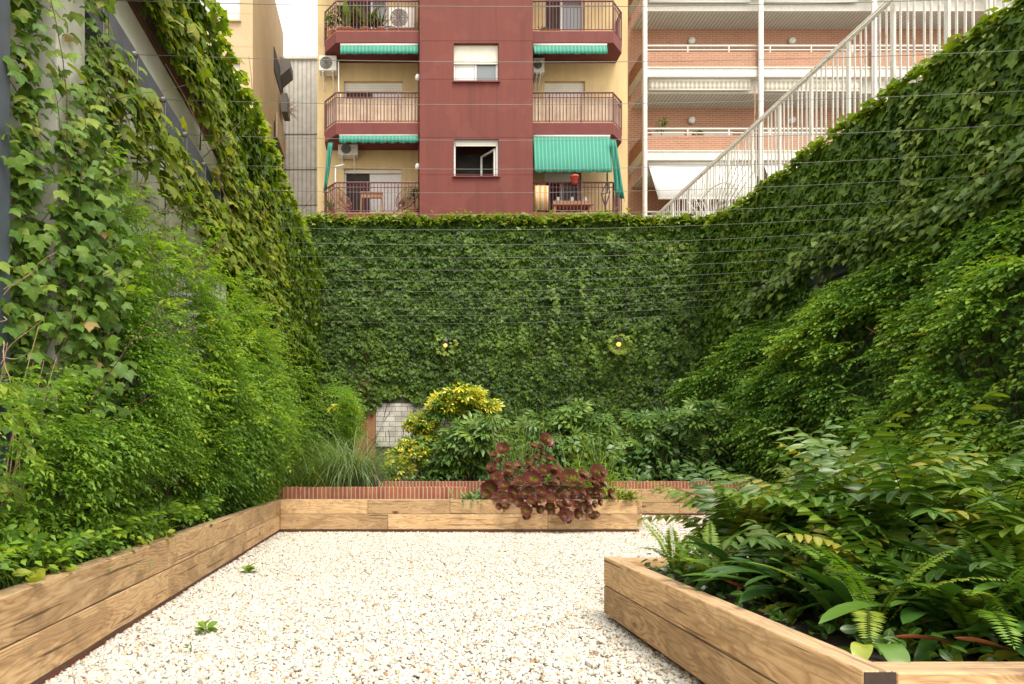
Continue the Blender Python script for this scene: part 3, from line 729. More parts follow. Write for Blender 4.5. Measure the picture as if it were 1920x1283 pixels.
# long loose shoots that stand off the mass
for _ in range(150):
    y0_ = random.uniform(4.3, 8.8); z0_ = random.uniform(1.2, 3.2); m = 9; dd = float(bulge_l(np.array([y0_]), np.array([z0_]))[0])
    t_ = np.linspace(0, 1, m); ax = random.uniform(.15, .5); az_ = random.uniform(-.1, .55); ay = random.gauss(-.1, .35)
    b = np.stack([WL+dd*.85+ax*t_, y0_+ay*t_, z0_+az_*t_-.3*t_*t_], -1)
    parts.append(spray_leaves(b, np.stack([rnd(m, .1, .8), gau(m, .6), rnd(m, -.2, .6)], -1), np.array([0, 0, 1.])+gau((m, 3), .2), rnd(m, .12, .22), .060, 3, LANCE, .3, rnd(m, .4, .85)))
npmesh('foliage', join(parts), M['jasmine'], jl)
tw = MB()
for _ in range(60): twigs(tw, (WL+random.uniform(.06, .35), random.uniform(4.2, 9), random.uniform(.4, .8)), (random.gauss(0, .05), random.gauss(0, .2), 1), random.uniform(1.4, 2.8), .0055, .05, 11)
tw.build('stems', M['bark'], jl)

# ---- big-leaved vine on the pier and post nearest the camera
bv = empty('climbing_vine', (WL, 3.7, 0), 'large-lobed yellowing vine climbing the white pier by the steel post', 'vine')
M['ivy_big'] = leaf_mat('large_vine_leaf', [(0, (.040, .085, .012)), (.35, (.070, .150, .018)), (.6, (.115, .20, .022)), (.82, (.20, .26, .03)), (.97, (.28, .26, .07)), (1, (.28, .13, .05))], .5, .32, .45)
parts = []
def drape(y0_, z0_, sy, sz, m, out=.24, s=(.045, .088), rb=0.0):
    y = y0_+gau(m, sy); z = np.clip(z0_+gau(m, sz), .5, 6.4); d = .08 + np.abs(gau(m, out*.5))
    d = np.where((y > 3.6) & (y < 4.1), d+.16, d)
    parts.append(scatter(IVY, on_left(y, z, d), frames(np.stack([rnd(m, .2, .8), -rnd(m, 0, .6), -rnd(m, .5, 1.1)], -1)+gau((m, 3), .22), np.array([.6, -.55, .75])+gau((m, 3), .38)), rnd(m, *s), np.clip(.25+.5*rnd(m)**1.3+rb+(RNG.random(m) < .02)*.4, 0, .99)))
for a in ((3.45, 4.1, .16, .22, 110), (3.46, 3.6, .07, .25, 40), (3.46, 3.1, .08, .25, 60), (3.70, 2.66, .20, .14, 240), (3.72, 2.25, .20, .16, 240), (3.6, 1.85, .2, .2, 240), (3.85, 1.95, .16, .3, 220), (3.62, 1.4, .20, .25, 260), (3.7, .95, .25, .2, 160), (3.45, .7, .2, .15, 110), (4.42, 3.7, .10, .2, 60), (3.45, 2.0, .08, .6, 60)):
    drape(*a)
for a in ((3.55, 4.3, .14, .3, 90), (3.9, 4.25, .18, .3, 130), (3.8, 3.0, .16, .22, 150), (4.0, 3.4, .14, .3, 60), (3.52, 3.4, .07, .4, 110), (4.25, 3.2, .14, .35, 120), (4.5, 3.4, .2, .3, 160)): drape(*a, out=.14, s=(.045, .085), rb=.12)
npmesh('foliage', join(parts), M['ivy_big'], bv)
tw = MB()
for _ in range(16): twigs(tw, (WL+random.uniform(.05, .22), random.uniform(3.36, 4.1), random.uniform(.4, 2.2)), (random.gauss(0, .06), random.gauss(0, .15), 1), random.uniform(1.0, 2.2), .005, .10, 12, 1)
tw.build('stems', M['bark'], bv)
db = empty('dry_stalks', (-2.05, 3.25, .4), 'bundle of dry brown stalks tied up against the grey steel post', 'dry stalks')
tw = MB()
for _ in range(22): twigs(tw, (-2.03+random.uniform(-.05, .10), 3.12+random.uniform(-.1, .12), .42), (random.gauss(0, .05), random.gauss(0, .04), 1), random.uniform(.5, 1.5), .005, .05, 8)
for _ in range(9): twigs(tw, (-1.98, 3.15, random.uniform(1.4, 1.9)), (random.uniform(.2, 1), -.3, random.gauss(0, .5)), random.uniform(.2, .4), .0028, .2, 6)
tw.build('stalks', M['dry'], db)
for z0_ in (1.35, 1.2, .85):                    # pale shoots beside the post
    m = 14; t_ = np.linspace(0, 1, m); b = np.stack([-2.02+.28*t_, 3.1-.1*t_, z0_+.28*t_-.45*t_*t_], -1)
    s1 = npmesh('shoot', scatter(OVAL_F, b, frames(np.stack([rnd(m, .1, .5), gau(m, .5), -rnd(m, .3, 1)], -1), np.array([.3, -.8, .4])+gau((m, 3), .3)), rnd(m, .05, .09), rnd(m, .65, .95)), M['jasmine'], db)
    MB().tube([tuple(q) for q in b], .004, 5).build('stem', M['greenstem'], s1)

# ---- understory along the left planter
def grass(name, base, n, L, w, droop, mat, parent, e=(1.0, 1.5), r=(.1, .8), spread=.1, prof='grass', S=7, fold=.25, azr=(0, 2*PI)):
    b = np.array(base) + np.column_stack([gau(n, spread), gau(n, spread), np.zeros(n)])
    return npmesh(name, blades(b, rnd(n, *azr), rnd(n, *e), rnd(n, *L), rnd(n, *droop), rnd(n, *w), S, fold, rnd(n, *r), prof), mat, parent)
M['grass'] = leaf_mat('green_blade', [(0, (.03, .075, .014)), (.5, (.075, .15, .022)), (.85, (.17, .23, .03)), (1, (.30, .26, .06))], .4, .25)
M['grass_blue'] = leaf_mat('grey_green_blade', [(0, (.08, .14, .06)), (.5, (.16, .24, .10)), (.85, (.24, .31, .12)), (1, (.28, .24, .10))], .45, .25)
for x, y, s in ((-1.72, 2.70, 1.0), (-1.70, 3.0, .9), (-1.80, 3.2, 1.1), (-1.68, 3.5, .7), (-1.66, 3.95, 1.2), (-1.68, 4.3, .9)):
    t = empty('grass_tuft', (x, y, .43), 'arching green grass tuft among the leaves at the near end of the left planter', 'grass', 'grass tufts in the left planter')
    grass('blades', (x, y, .43), int(60*s), (.18*s, .42*s), (.007, .013), (.9, 2.4), M['grass'], t, spread=.055)
us = empty('ground_ivy', (-1.8, 3.5, .45), 'low light green ground plants with yellow leaves spilling over the left planter rim', 'ground plant')
n = 900; y = rnd(n, 2.3, 5.6); x = rnd(n, -2.1, -1.62); z = .47+.18*fbm(x*4, y*4, 80)*(1+.6*(x < -1.8))
parts = [spray_leaves(np.stack([x, y, z], -1), np.stack([rnd(n, -.2, .7), gau(n, .6), rnd(n, .1, .9)], -1), np.array([0, 0, 1.])+gau((n, 3), .2), rnd(n, .12, .22), .055, 3, OVAL, .4, rnd(n, .15, .8))]
n = 26; y = np.concatenate([rnd(13, 2.6, 3.0), rnd(13, 3.7, 4.5)]); x = rnd(n, -1.66, -1.53)
parts.append(scatter(OVAL_F, np.stack([x, y, .475+rnd(n, 0, .04)], -1), frames(np.stack([rnd(n, .3, 1), gau(n, .5), gau(n, .3)], -1), np.array([.2, -.3, .9])+gau((n, 3), .3)), rnd(n, .05, .085), rnd(n, .93, .99)))
npmesh('foliage', join(parts), M['jasmine'], us)

# ---- rear bed -------------------------------------------------------------------
def shrub_leaves(t, blobs, n, size, r=(.1, .8), up=.8, tipz=-.25, hollow=.55, jit=.3, low=-.35):
    """palmate or simple leaves on the shells of overlapping clumps (centre, radii)"""
    parts = []; w = np.array([b[3]*b[4]*b[5] for b in blobs])**.66; w /= w.sum()
    for (cx, cy, cz, rx, ry, rz), q in zip(blobs, w):
        m = max(6, int(n*q)); d = unit(gau((m, 3))); d[:, 2] = np.where(d[:, 2] < low, -d[:, 2], d[:, 2]); d[:, 1] = np.where(RNG.random(m) < .6, -np.abs(d[:, 1]), d[:, 1])
        rad = rnd(m, hollow, 1.0)**.6
        p = np.array([cx, cy, cz]) + d*np.array([rx, ry, rz])*rad[:, None]
        tip = d*np.array([1, 1, .2]) + np.array([0, 0, tipz]) + gau((m, 3), .25)
        parts.append(scatter(t, p, frames(tip, d*.45+np.array([0, -.62, up])+gau((m, 3), jit)), rnd(m, *size), rnd(m, *r)))
    return join(parts)
def shrub(name, label, cat, foot, blobs, leaf, mat, stemr=.014, group=None, branches=9, **kw):
    o = empty(name, foot, label, cat, group)
    npmesh('leaves', shrub_leaves(leaf, blobs, **kw), mat, o)
    tw = MB()
    for b in blobs:
        for _ in range(max(2, branches//2)):
            q = Vector((b[0]+random.gauss(0, b[3]*.5), b[1]+random.gauss(0, b[4]*.5), b[2]+random.gauss(.2, .3)*b[5])); f0 = Vector(foot)+Vector((random.gauss(0, .06), random.gauss(0, .06), 0))
            mid = (f0+q)/2 + Vector((random.gauss(0, .07), random.gauss(0, .07), random.gauss(0, .08)))
            tw.tube([f0, (f0*2+mid)/3, mid, (mid+q*2)/3, q], stemr, 6, stemr*.35)
    tw.build('branches', M['bark'], o)
    return o
M['scheff'] = leaf_mat('variegated_leaf', [(0, (.04, .10, .016)), (.42, (.11, .20, .02)), (.54, (.36, .38, .03)), (.85, (.60, .55, .04)), (1, (.70, .66, .16))], .35, .25)
M['fatsia'] = leaf_mat('fatsia_leaf', [(0, (.035, .092, .020)), (.45, (.080, .160, .032)), (.8, (.135, .22, .04)), (1, (.20, .28, .04))], .30, .2, .6)
def blob(px, py, Y, rx, rz, ry=None): return (PX(px, Y), Y, PZ(py, Y), rx, ry or rx, rz)
ys = 12.6
sch = shrub('variegated_shrub', 'yellow and green variegated shrub, brightest plant in the rear bed', 'shrub', (1.0, 12.7, .55),
      [blob(868, 745, ys, .50, .28), blob(835, 762, ys, .42, .26), blob(905, 765, ys+.1, .36, .24), blob(790, 795, ys, .36, .24), blob(770, 850, ys-.2, .42, .32), blob(745, 880, ys-.4, .32, .22), blob(800, 830, ys-.1, .30, .25), blob(858, 862, ys-.5, .30, .22)],
      WHORL, M['scheff'], n=900, size=(.105, .17), r=(.12, .99), up=.45, hollow=.3, low=-.95, tipz=-.1, jit=.45, branches=8)
npmesh('green_leaves', shrub_leaves(WHORL, [blob(830, 800, ys+.2, .6, .5), blob(770, 870, ys, .5, .35), blob(880, 780, ys+.2, .5, .3), blob(850, 885, ys-.4, .45, .2)], 520, (.10, .15), (.0, .30)), M['scheff'], sch)
shrub('variegated_shrub', 'small yellow-leaved sprig beside the orange wall patch', 'shrub', (-1.1, 14.2, .55), [blob(645, 772, 14.2, .32, .20), blob(655, 765, 14.1, .2, .14)], WHORL, M['scheff'], n=70, size=(.12, .17), r=(.4, .98), branches=6)
FAT = [((880, 830, 12.1), [(870, 815, .42, .28), (905, 830, .38, .30), (845, 845, .30, .24), (885, 865, .40, .28), (920, 800, .3, .2)], 'dark big-leaved shrub in front of the yellow shrub', 150),
       ((1050, 830, 12.9), [(1020, 800, .5, .3), (1070, 785, .5, .3), (1110, 800, .45, .3), (1060, 835, .55, .35), (1000, 840, .4, .3), (1130, 840, .4, .3)], 'big-leaved shrub behind the purple rosettes and the rushes', 240),
       ((1230, 830, 12.9), [(1195, 800, .45, .3), (1240, 800, .45, .32), (1220, 840, .5, .35), (1260, 850, .45, .35), (1180, 850, .4, .3), (1195, 880, .4, .2)], 'dense big-leaved shrub right of the rushes', 220),
       ((1325, 820, 12.6), [(1310, 770, .42, .22), (1350, 795, .40, .28), (1290, 790, .4, .25), (1330, 835, .48, .32), (1375, 830, .32, .25), (1320, 870, .4, .22)], 'tallest big-leaved shrub, by the white brick patch at the right end', 190)]
for (cx, cy, Y), bl, lab, n in FAT:
    shrub('big_leaved_shrub', lab, 'shrub', (PX(cx, Y), Y, .55), [blob(a, b, Y+random.uniform(-.35, .35), rx, rz) for a, b, rx, rz in bl], FATSIA, M['fatsia'], n=n, size=(.20, .30), r=(.1, .95), up=.75, tipz=-.12, hollow=.3, low=-.8, branches=6, jit=.35)
# dark low filler under the shrubs
uf = empty('ground_shrub', (4.5, 12, .55), 'dark low leafy growth at the foot of the big-leaved shrubs', 'shrub')
n = 2300; x = rnd(n, .5, 7.3); y = rnd(n, 11.65, 14.2); z = .6+.9*rnd(n)**1.6
npmesh('leaves', scatter(OVAL, np.stack([x, y, z], -1), frames(np.stack([gau(n, .7), -rnd(n, .1, 1), -rnd(n, 0, .7)], -1), np.array([0, -.4, .8])+gau((n, 3), .35)), rnd(n, .10, .2), rnd(n, 0, .45)), M['fatsia'], uf)
# palm frond
pf = empty('palm', (PX(1205, 13.6), 13.6, .55), 'young feathery palm fronds arching up before the ivy near the white bricks', 'palm')
M['palm'] = leaf_mat('palm_leaflet', [(0, (.06, .10, .02)), (.5, (.10, .16, .03)), (1, (.20, .22, .05))], .4, .2)
for a_, L in ((2.5, 1.9), (1.7, 2.0), (.7, 1.9), (.3, 1.7), (2.9, 1.6)):
    npmesh('frond', frond((PX(1215, 13.6), 13.6, .7), a_-PI*.0, 1.35, L, 1.35, 34, .36, LANCE_N, .35, .95, .5, .5, .010, .35, 'sword'), M['palm'], pf)

# grass clumps
gc = empty('ornamental_grass', (-.95, 9.9, .52), 'big arching grey-green grass clump spilling over the brick edging', 'grass')
grass('blades', (-.62, 9.9, .52), 900, (.8, 1.8), (.009, .015), (1.1, 2.7), M['grass_blue'], gc, e=(1.05, 1.55), spread=.17, r=(.05, .9), S=9)
gc2 = empty('ornamental_grass', (-1.25, 9.45, .52), 'broader bright green blades in front of the arching grey-green grass', 'grass')
grass('blades', (-1.15, 9.42, .52), 130, (.5, 1.1), (.016, .028), (.7, 2.2), M['grass'], gc2, e=(1.15, 1.55), spread=.20, r=(.25, .98), S=8)
def rush(px, Y, zb, label, n, L, sp, e=(1.3, 1.56), w=(.008, .015), dr=(.1, .7)):
    o = empty('rush_clump', (PX(px, Y), Y, zb), label, 'rushes')
    grass('stems', (PX(px, Y), Y, zb), n, L, w, dr, M['grass'], o, e=e, spread=sp, r=(.35, .95))
rush(965, 10.4, .43, 'thin tall rushes rising left of the purple rosettes', 95, (.9, 2.1), .22)
rush(1120, 9.7, .43, 'upright broad rushes behind the right half of the purple rosettes', 95, (.6, 1.35), .17, (1.2, 1.56), (.012, .022))
rush(1045, 11.0, .43, 'few long thin leaning grass stems above the big-leaved shrub', 24, (1.3, 2.4), .30, (1.0, 1.4), (.006, .010), (.2, .9))

# back planter companions
lp = empty('ground_plant', (2.65, 9.3, .43), 'soft lime green low plant just behind the purple rosettes', 'ground plant')
n = 700; p = np.column_stack([PX(1075, 9.3)+gau(n, .35), 9.2+gau(n, .25), .5+np.abs(gau(n, .17))])
npmesh('foliage', spray_leaves(p, np.stack([gau(n, .6), -rnd(n, 0, .6), rnd(n, .2, 1)], -1), np.array([0, 0, 1.])+gau((n, 3), .2), rnd(n, .08, .16), .035, 3, OVAL, .3, rnd(n, .45, .95)), M['jasmine'], lp)
for px, lab, n, rr in ((888, 'small grey-green tuft at the left end of the purple rosettes', 120, (.2, .85)), (1160, 'yellow-green leafy tuft at the right end of the purple rosettes', 130, (.55, .99))):
    o = empty('leafy_tuft', (PX(px, 8.75), 8.75, .44), lab, 'leafy tuft')
    grass('leaves', (PX(px, 8.72), 8.72, .44), n, (.12, .32), (.022, .038), (.5, 2.2), M['grass'] if px > 900 else M['grass_blue'], o, e=(.5, 1.45), spread=.12, r=rr, prof='lens', S=5)

# ---- purple rosettes
ROS = [(385,655,95),(495,300,66),(410,360,40),(465,405,35),(400,440,38),(400,500,42),(545,450,45),(545,505,45),(635,450,38),(440,560,60),(505,630,55),(640,590,55),(770,580,88),(690,700,48),(755,755,50),(640,775,55),(570,750,42),(510,815,45),(710,855,62),(830,755,42),(825,835,46),(910,650,45),(900,710,38),(950,735,34),(995,695,46),(915,815,48),(995,800,42),(1045,890,70),(1080,785,50),(1085,560,88),(1130,680,42),(1155,795,36),(1155,865,40),(1205,690,40),(1270,680,42),(1215,535,58),(1340,520,82),(1300,605,45),(1390,610,44),(1360,700,44),(1450,710,58),(1245,760,52),(1250,835,50),(1295,895,44),(1310,795,38),(945,505,68),(860,490,55),(880,220,66),(830,290,36),(920,270,38),(765,275,36),(845,340,32),(790,390,42),(910,390,42),(750,470,50),(720,420,36),(1085,945,27),(820,670,44),(850,690,38),(340,700,48),(600,690,48),(1180,600,50),(1000,560,45),(470,720,46)]
k = N('rosette_leaf')
at = k.node('ShaderNodeAttribute', attribute_name='leaf'); sp_n = k.node('ShaderNodeSeparateColor'); k.l.new(at.outputs['Color'], sp_n.inputs[0])
inner = k.ramp(sp_n.outputs[0], [(0, (.34, .40, .07)), (.40, (.33, .31, .06)), (.60, (.30, .11, .07)), (1, (.23, .050, .058))])
colr = k.mix(k.ramp(sp_n.outputs[2], [(.60, 0), (.90, .85)]), inner, (.095, .014, .022))
rr_ = k.node('ShaderNodeObjectInfo').outputs['Random']
k.base(k.mix(k.math('MULTIPLY', rr_, .45), colr, (.17, .06, .03))); k.rough(.38)
M['rosette'] = k.m
def rosette_mesh(nleaf, flat, tmpl):
    i = np.arange(nleaf); t_ = (i/nleaf)**.75; a = i*2.39996
    el_ = (1-t_)**1.7*1.15 + flat*t_; L = .14+.86*t_
    d = np.stack([np.cos(a)*np.cos(el_), np.sin(a)*np.cos(el_), np.sin(el_)], -1); nz_ = np.stack([-np.cos(a)*np.sin(el_), -np.sin(a)*np.sin(el_), np.cos(el_)], -1)
    V, Lp, S, C = scatter(tmpl, d*.04 + np.array([0, 0, .16])*(1-t_[:, None]), frames(d, nz_), L*.95, t_)
    me = bpy.data.meshes.new('rosette'); me.from_pydata(V.tolist(), [], [tuple(Lp[a_:a_+s_]) for a_, s_ in zip(np.concatenate([[0], np.cumsum(S)[:-1]]), S)])
    ca = me.color_attributes.new('leaf', 'FLOAT_COLOR', 'POINT'); ca.data.foreach_set('color', C.ravel()); me.polygons.foreach_set('use_smooth', [True]*len(me.polygons)); me.materials.append(M['rosette'])
    return me
SPOON = Tmpl([(-.08,0,0),(.08,0,0),(-.11,.35,.03),(0,.35,-.02),(.11,.35,.03),(-.17,.72,.06),(0,.72,.0),(.17,.72,.06),(-.12,.93,.11),(0,1,.13),(.12,.93,.11)],
             [(0,1,3,2),(1,4,3),(2,3,6,5),(3,4,7,6),(5,6,9,8),(6,7,10,9)], [1,1,1,0,1,1,0,1,1,1,1])
RM = [rosette_mesh(105, .30, SPOON), rosette_mesh(90, .45, SPOON), rosette_mesh(115, .18, SPOON)]
ROS += [(x_+random.uniform(-55, 55), y_+random.uniform(-45, 45), random.uniform(34, 48)) for x_, y_, r_ in random.sample(ROS, 56) if 430 < y_ < 900 and 350 < x_ < 1450]
ae = empty('purple_aeonium', (2.3, 8.75, .44), 'sprawling plant of purple-red rosettes hanging over the back planter', 'succulent')
tw = MB()
for cx, cy, rr in ROS:
    px, py = 840+cx/4.8, 780+cy/4.8; hgt = (900-cy)/650
    Y = 8.34 + .55*max(0, min(1, (820-cy)/330)) + random.uniform(-.04, .06)
    if cy > 740: Y = 8.33 + random.uniform(-.05, .06)
    x, y_, z = P(px, py, Y); s = 1.14*rr/4.8*Y/F
    o = bpy.data.objects.new('rosette', random.choice(RM)); COL.objects.link(o); o.parent = ae
    o.location = Vector((x, y_, z)) - ae.location; o.scale = (s, s, s)
    dirv = Vector((random.gauss((px-1015)/260, .22), -1.0, random.gauss(.65 if cy < 640 else .25, .25))).normalized()
    o.rotation_euler = dirv.to_track_quat('Z', 'Y').to_euler(); o.rotation_euler.rotate_axis('Z', random.uniform(0, 6.28))
    f0 = Vector((PX(980+random.gauss(0, 60), 8.85), 8.85+random.uniform(0, .2), .42)); c0 = Vector((x, y_, z)) - dirv*.02
    mid = (f0+c0)/2 + Vector((0, .04, .10))
    tw.tube([f0, (f0+mid)/2+Vector((0, 0, .05)), mid, c0-dirv*.10, c0], .010, 6, .008)
tw.build('stems', plain('succulent_stem', (.16, .11, .06), .8, var=.3), ae, smooth=True)

LANCE_H = t_lance(.19, .06, .25, True)
# ---- foreground ferns and strap leaves
M['holly'] = leaf_mat('holly_fern_leaflet', [(0, (.020, .060, .007)), (.4, (.052, .118, .011)), (.7, (.112, .170, .013)), (.9, (.19, .20, .02)), (1, (.28, .15, .03))], .32, .22, .5, .34)
M['sword'] = leaf_mat('sword_fern_leaflet', [(0, (.05, .12, .012)), (.5, (.11, .21, .018)), (.85, (.19, .25, .028)), (1, (.30, .24, .04))], .45, .3)
M['clivia'] = leaf_mat('strap_leaf', [(0, (.014, .048, .010)), (.5, (.032, .088, .014)), (.8, (.075, .15, .02)), (.93, (.22, .26, .03)), (1, (.38, .34, .03))], .32, .15, .0, .4)
HF = [(1.95,3.50,0.50),(1.98,3.35,0.70),(2.25,3.60,0.90),(2.55,3.30,0.93),(2.80,3.58,1.00),(3.08,3.30,1.02),(3.34,3.60,1.07),(2.12,2.98,0.81),(2.48,2.88,0.86),(2.85,2.92,0.95),(1.90,3.05,0.52),(3.40,3.05,1.04),(2.30,2.66,0.72),
      (2.08,3.62,0.62),(2.42,3.46,0.93),(2.66,2.66,0.81),(3.2,2.8,0.99),(1.94,2.76,0.52),(2.98,3.66,1.04),(3.62,3.4,1.10),(2.72,3.14,0.93),(2.3,3.2,0.86),(1.78,2.80,0.46),(2.05,2.50,0.55),(2.5,2.4,0.72),(2.75,2.5,0.81),(2.2,3.35,0.93),(2.6,3.0,0.95)]
hl = ['leaning out over the gravel', 'second from the gravel end', 'at the back beside the far brick edging', 'with browning leaflets in the middle', 'tall at the back of the planter', 'broad and glossy under the tall back fronds', 'at the back near the picture edge', 'low in the middle of the clump', 'in shade behind the strap leaves', 'behind the curled sword fronds', 'smallest, near the planter rim', 'large, at the right edge', 'just behind the front strap leaves', 'against the far board at the gravel end', 'between two tall back ferns', 'shaded behind the right strap leaves', 'right of the shaded middle fern', 'low between the rim and the strap leaves', 'tallest at the back', 'at the picture edge in front of the railing wall', 'dense at the centre of the planter', 'glossy in the middle left', 'low behind the left strap leaves', 'behind the corner strap leaves', 'in the shade at the right front', 'glossy at the right front', 'in the second row at the gravel end', 'in the second row at the centre']
for (x, y, s), lb in zip(HF, hl):
    o = empty('holly_fern', (x, y, .36), 'glossy broad-leaflet fern ' + lb, 'fern', 'glossy ferns in the foreground planter')
    a0 = random.uniform(0, 6.28); m = 12
    for i in range(m):
        az_ = a0 + 2*PI*i/m + random.gauss(0, .25); e = random.uniform(.75, 1.45); L = s*random.uniform(.85, 1.2)
        if y > 2.6 and x + .75*L*math.cos(az_) < 1.72: az_ = PI - az_; e = max(e, 1.1)
        f = frond((x, y, .37), az_, e, L, random.uniform(.7, 1.5), random.randint(9, 12), random.uniform(.115, .150)*(.6+.55*s), LANCE_H, .30, 1.0, .5, random.choice((.1, .2, .3, .4, .5, .6, .72, .86)), .0035, .22)
        npmesh('frond', f, M['holly'], o)
SF = [(1.70,2.16,.46,6,'sword fern in the near left corner with upright curled fronds over the strap leaves'),(1.98,2.06,.44,7,'light green sword fern at the near rim, fronds fanned to the right'),(2.22,2.22,.52,7,'light green sword fern a step behind the near rim at the picture edge'),(1.88,2.52,.44,8,'pale sword fern in the gap between the two left strap-leaved plants'),(2.08,2.12,.42,8,'short sword fern low at the near right of the planter'),(2.6,2.2,.5,8,'sword fern in the shade at the near right picture edge'),(1.60,3.40,.34,9,'small bright sword fern poking over the far planter corner'),(1.58,3.02,.34,10,'small bright sword fern at the left rim of the foreground planter'),(1.98,2.33,.46,5,'upright sword fern with two curled fronds behind the strap leaves'),(2.22,2.30,.48,8,'pale sword fern arching between the strap leaves near the right edge'),(2.95,3.62,.95,9,'tall feathery sword fern rising above the glossy ferns'),(3.45,3.4,.95,8,'tall feathery sword fern cut by the right picture edge'),(2.5,3.6,.8,7,'feathery sword fern half hidden behind the glossy ferns')]
for x, y, s, m, lb in SF:
    o = empty('sword_fern', (x, y, .36), lb, 'fern', 'sword ferns in the foreground planter'); a0 = random.uniform(0, 6.28)
    for i in range(m):
        az_ = a0 + 2*PI*i/m + random.gauss(0, .3)
        f = frond((x+random.gauss(0, .015), y+random.gauss(0, .015), .37), az_, random.uniform(1.15, 1.5), s*random.uniform(.85, 1.15), random.uniform(.6, 2.1), int(28+24*s), .036+.028*s, t_lance(.10, .02, .08) if s > .5 else t_lance(.15, .02, .05), .10, 1.35, .4, random.uniform(.25, .85), .002, .05, 'sword')
        npmesh('frond', f, M['sword'], o)
CV = [(2.35,2.42,17,.62,'tall strap-leaved plant rising between the sword ferns'),(1.74,2.30,17,.40,'strap-leaved plant close to the long rim, leaves spread low over the wood'),(2.12,1.98,16,.44,'strap-leaved plant tight behind the near rim'),(2.02,2.60,17,.52,'strap-leaved plant in the second row, with long dark leaves'),(1.80,2.62,19,.50,'strap-leaved plant with long leaves reaching left along the rim'),(1.98,2.22,21,.54,'strap-leaved plant at the near planter corner with yellow-tipped lower leaves'),(2.30,2.10,18,.56,'dark strap-leaved plant at the right edge of the picture'),(1.74,2.98,14,.40,'shorter strap-leaved plant beside the small sword ferns')]
for x, y, m, L, lb in CV:
    o = empty('strap_leaf_plant', (x, y, .36), lb, 'strap plant', 'strap-leaved plants in the foreground planter')
    for i in range(m):
        az_ = PI*1.02 + random.gauss(0, .8) if i % 4 else random.uniform(0, 6.28)
        e = random.uniform(.55 if x > 1.75 else .8, 1.32)
        b = blades(np.array([[x+random.gauss(0, .02), y+random.gauss(0, .02), .37]]), np.array([az_]), np.array([e]), np.array([L*random.uniform(.75, 1.1)]), np.array([random.uniform(.7, 1.7)]), np.array([random.uniform(.036, .054)]), 14, .22, np.array([random.uniform(.1, .85)]), 'strap', random.gauss(0, .35))
        npmesh('leaf', b, M['clivia'], o)
    for i in range(4):
        az_ = random.uniform(2.6, 4.9) if x > 1.75 else random.uniform(4.2, 5.4)
        b = blades(np.array([[x, y, .375]]), np.array([az_]), np.array([.25]), np.array([L*random.uniform(.45, .7)]), np.array([.9]), np.array([.055]), 10, .3, np.array([random.uniform(.86, .99)]), 'strap', random.gauss(0, .4))
        npmesh('leaf', b, M['clivia'], o)
uf2 = empty('ground_ivy', (2.4, 2.8, .36), 'low growth covering the soil under the foreground ferns, coloured dark as deep shade', 'ground plant')
n = 2600; x = rnd(n, 1.47, 3.9); y = rnd(n, 1.86, 3.65); z = .36+.10*rnd(n)**1.5
npmesh('leaves', scatter(OVAL_F, np.stack([x, y, z], -1), frames(np.stack([gau(n, .7), gau(n, .7)-.2, gau(n, .35)], -1), np.array([0, -.2, .9])+gau((n, 3), .4)), rnd(n, .03, .06), rnd(n, 0, .2)), M['holly'], uf2)  # darkest leaf tones paint the deep shadow between the ferns
# two broad leaves resting on the rim, and dead leaves
for px, py, s, az_, lb in ((1690, 1228, .085, -1.9, 'broad green leaf with a yellow edge lying over the near rim'), (1655, 1222, .065, -2.3, 'smaller yellowing leaf on the near planter rim')):
    x, y, z = P(px, py-14, 1.83); b = blades(np.array([[x+.02, y+.10, .425]]), np.array([az_]), np.array([.35]), np.array([s*2]), np.array([1.5]), np.array([s*.85]), 10, .25, np.array([.80 if s > .07 else .93]), 'lens')
    tag(npmesh('fallen_leaf', b, M['clivia']), lb, 'leaf')
dl = []
for i, (x, y, z) in enumerate([(1.75, 2.5, .40), (1.70, 2.7, .40), (1.9, 1.88, .425), (2.05, 1.85, .425), (1.62, 2.85, .40), (1.8, 1.95, .42)]):
    b = blades(np.array([[x, y, z]]), np.array([random.uniform(0, 6.28)]), np.array([.2]), np.array([random.uniform(.10, .22)]), np.array([random.uniform(-.4, .9)]), np.array([.028]), 8, .5, None, 'lens', 1.2)
    tag(npmesh('dead_leaf', b, M['redbrown']), 'curled red-brown dead leaf lying in the foreground planter', 'dead leaf', 'dead leaves in the foreground planter')
# leaf litter on the gravel by the planter end
n = 240; x = 3.2+np.abs(gau(n, .6)); y = 8.38-np.abs(gau(n, .35)); ok = (x < 5.5); x, y = x[ok], y[ok]; n = len(x)
lit = [scatter(OVAL, np.column_stack([x, y, rnd(n, .015, .03)]), frames(np.stack([gau(n), gau(n), gau(n, .2)], -1), np.array([0, 0, 1.])+gau((n, 3), .3)), rnd(n, .02, .05), .5)]
n = 60; lit.append(scatter(OVAL, np.column_stack([rnd(n, -1.4, 1.3), rnd(n, 2.4, 8.3), rnd(n, .018, .028)]), frames(np.stack([gau(n), gau(n), gau(n, .2)], -1), np.array([0, 0, 1.])+gau((n, 3), .3)), rnd(n, .008, .02), .5))
n = 260; t_ = rnd(n); ex_ = np.where(RNG.random(n) < .5, 1, 0)
lx = np.where(ex_ > 0, -1.50+np.abs(gau(n, .07)), rnd(n, -1.4, 3.4)); ly = np.where(ex_ > 0, rnd(n, 2.2, 8.4), 8.47-np.abs(gau(n, .08)))
lit.append(scatter(OVAL, np.column_stack([lx, ly, rnd(n, .020, .035)]), frames(np.stack([gau(n), gau(n), gau(n, .2)], -1), np.array([0, 0, 1.])+gau((n, 3), .3)), rnd(n, .012, .035), .5))
tag(npmesh('leaf_litter', join(lit), M['redbrown']), 'small red-brown dead leaves strewn on the gravel by the planter end', 'leaf litter', kind='stuff')
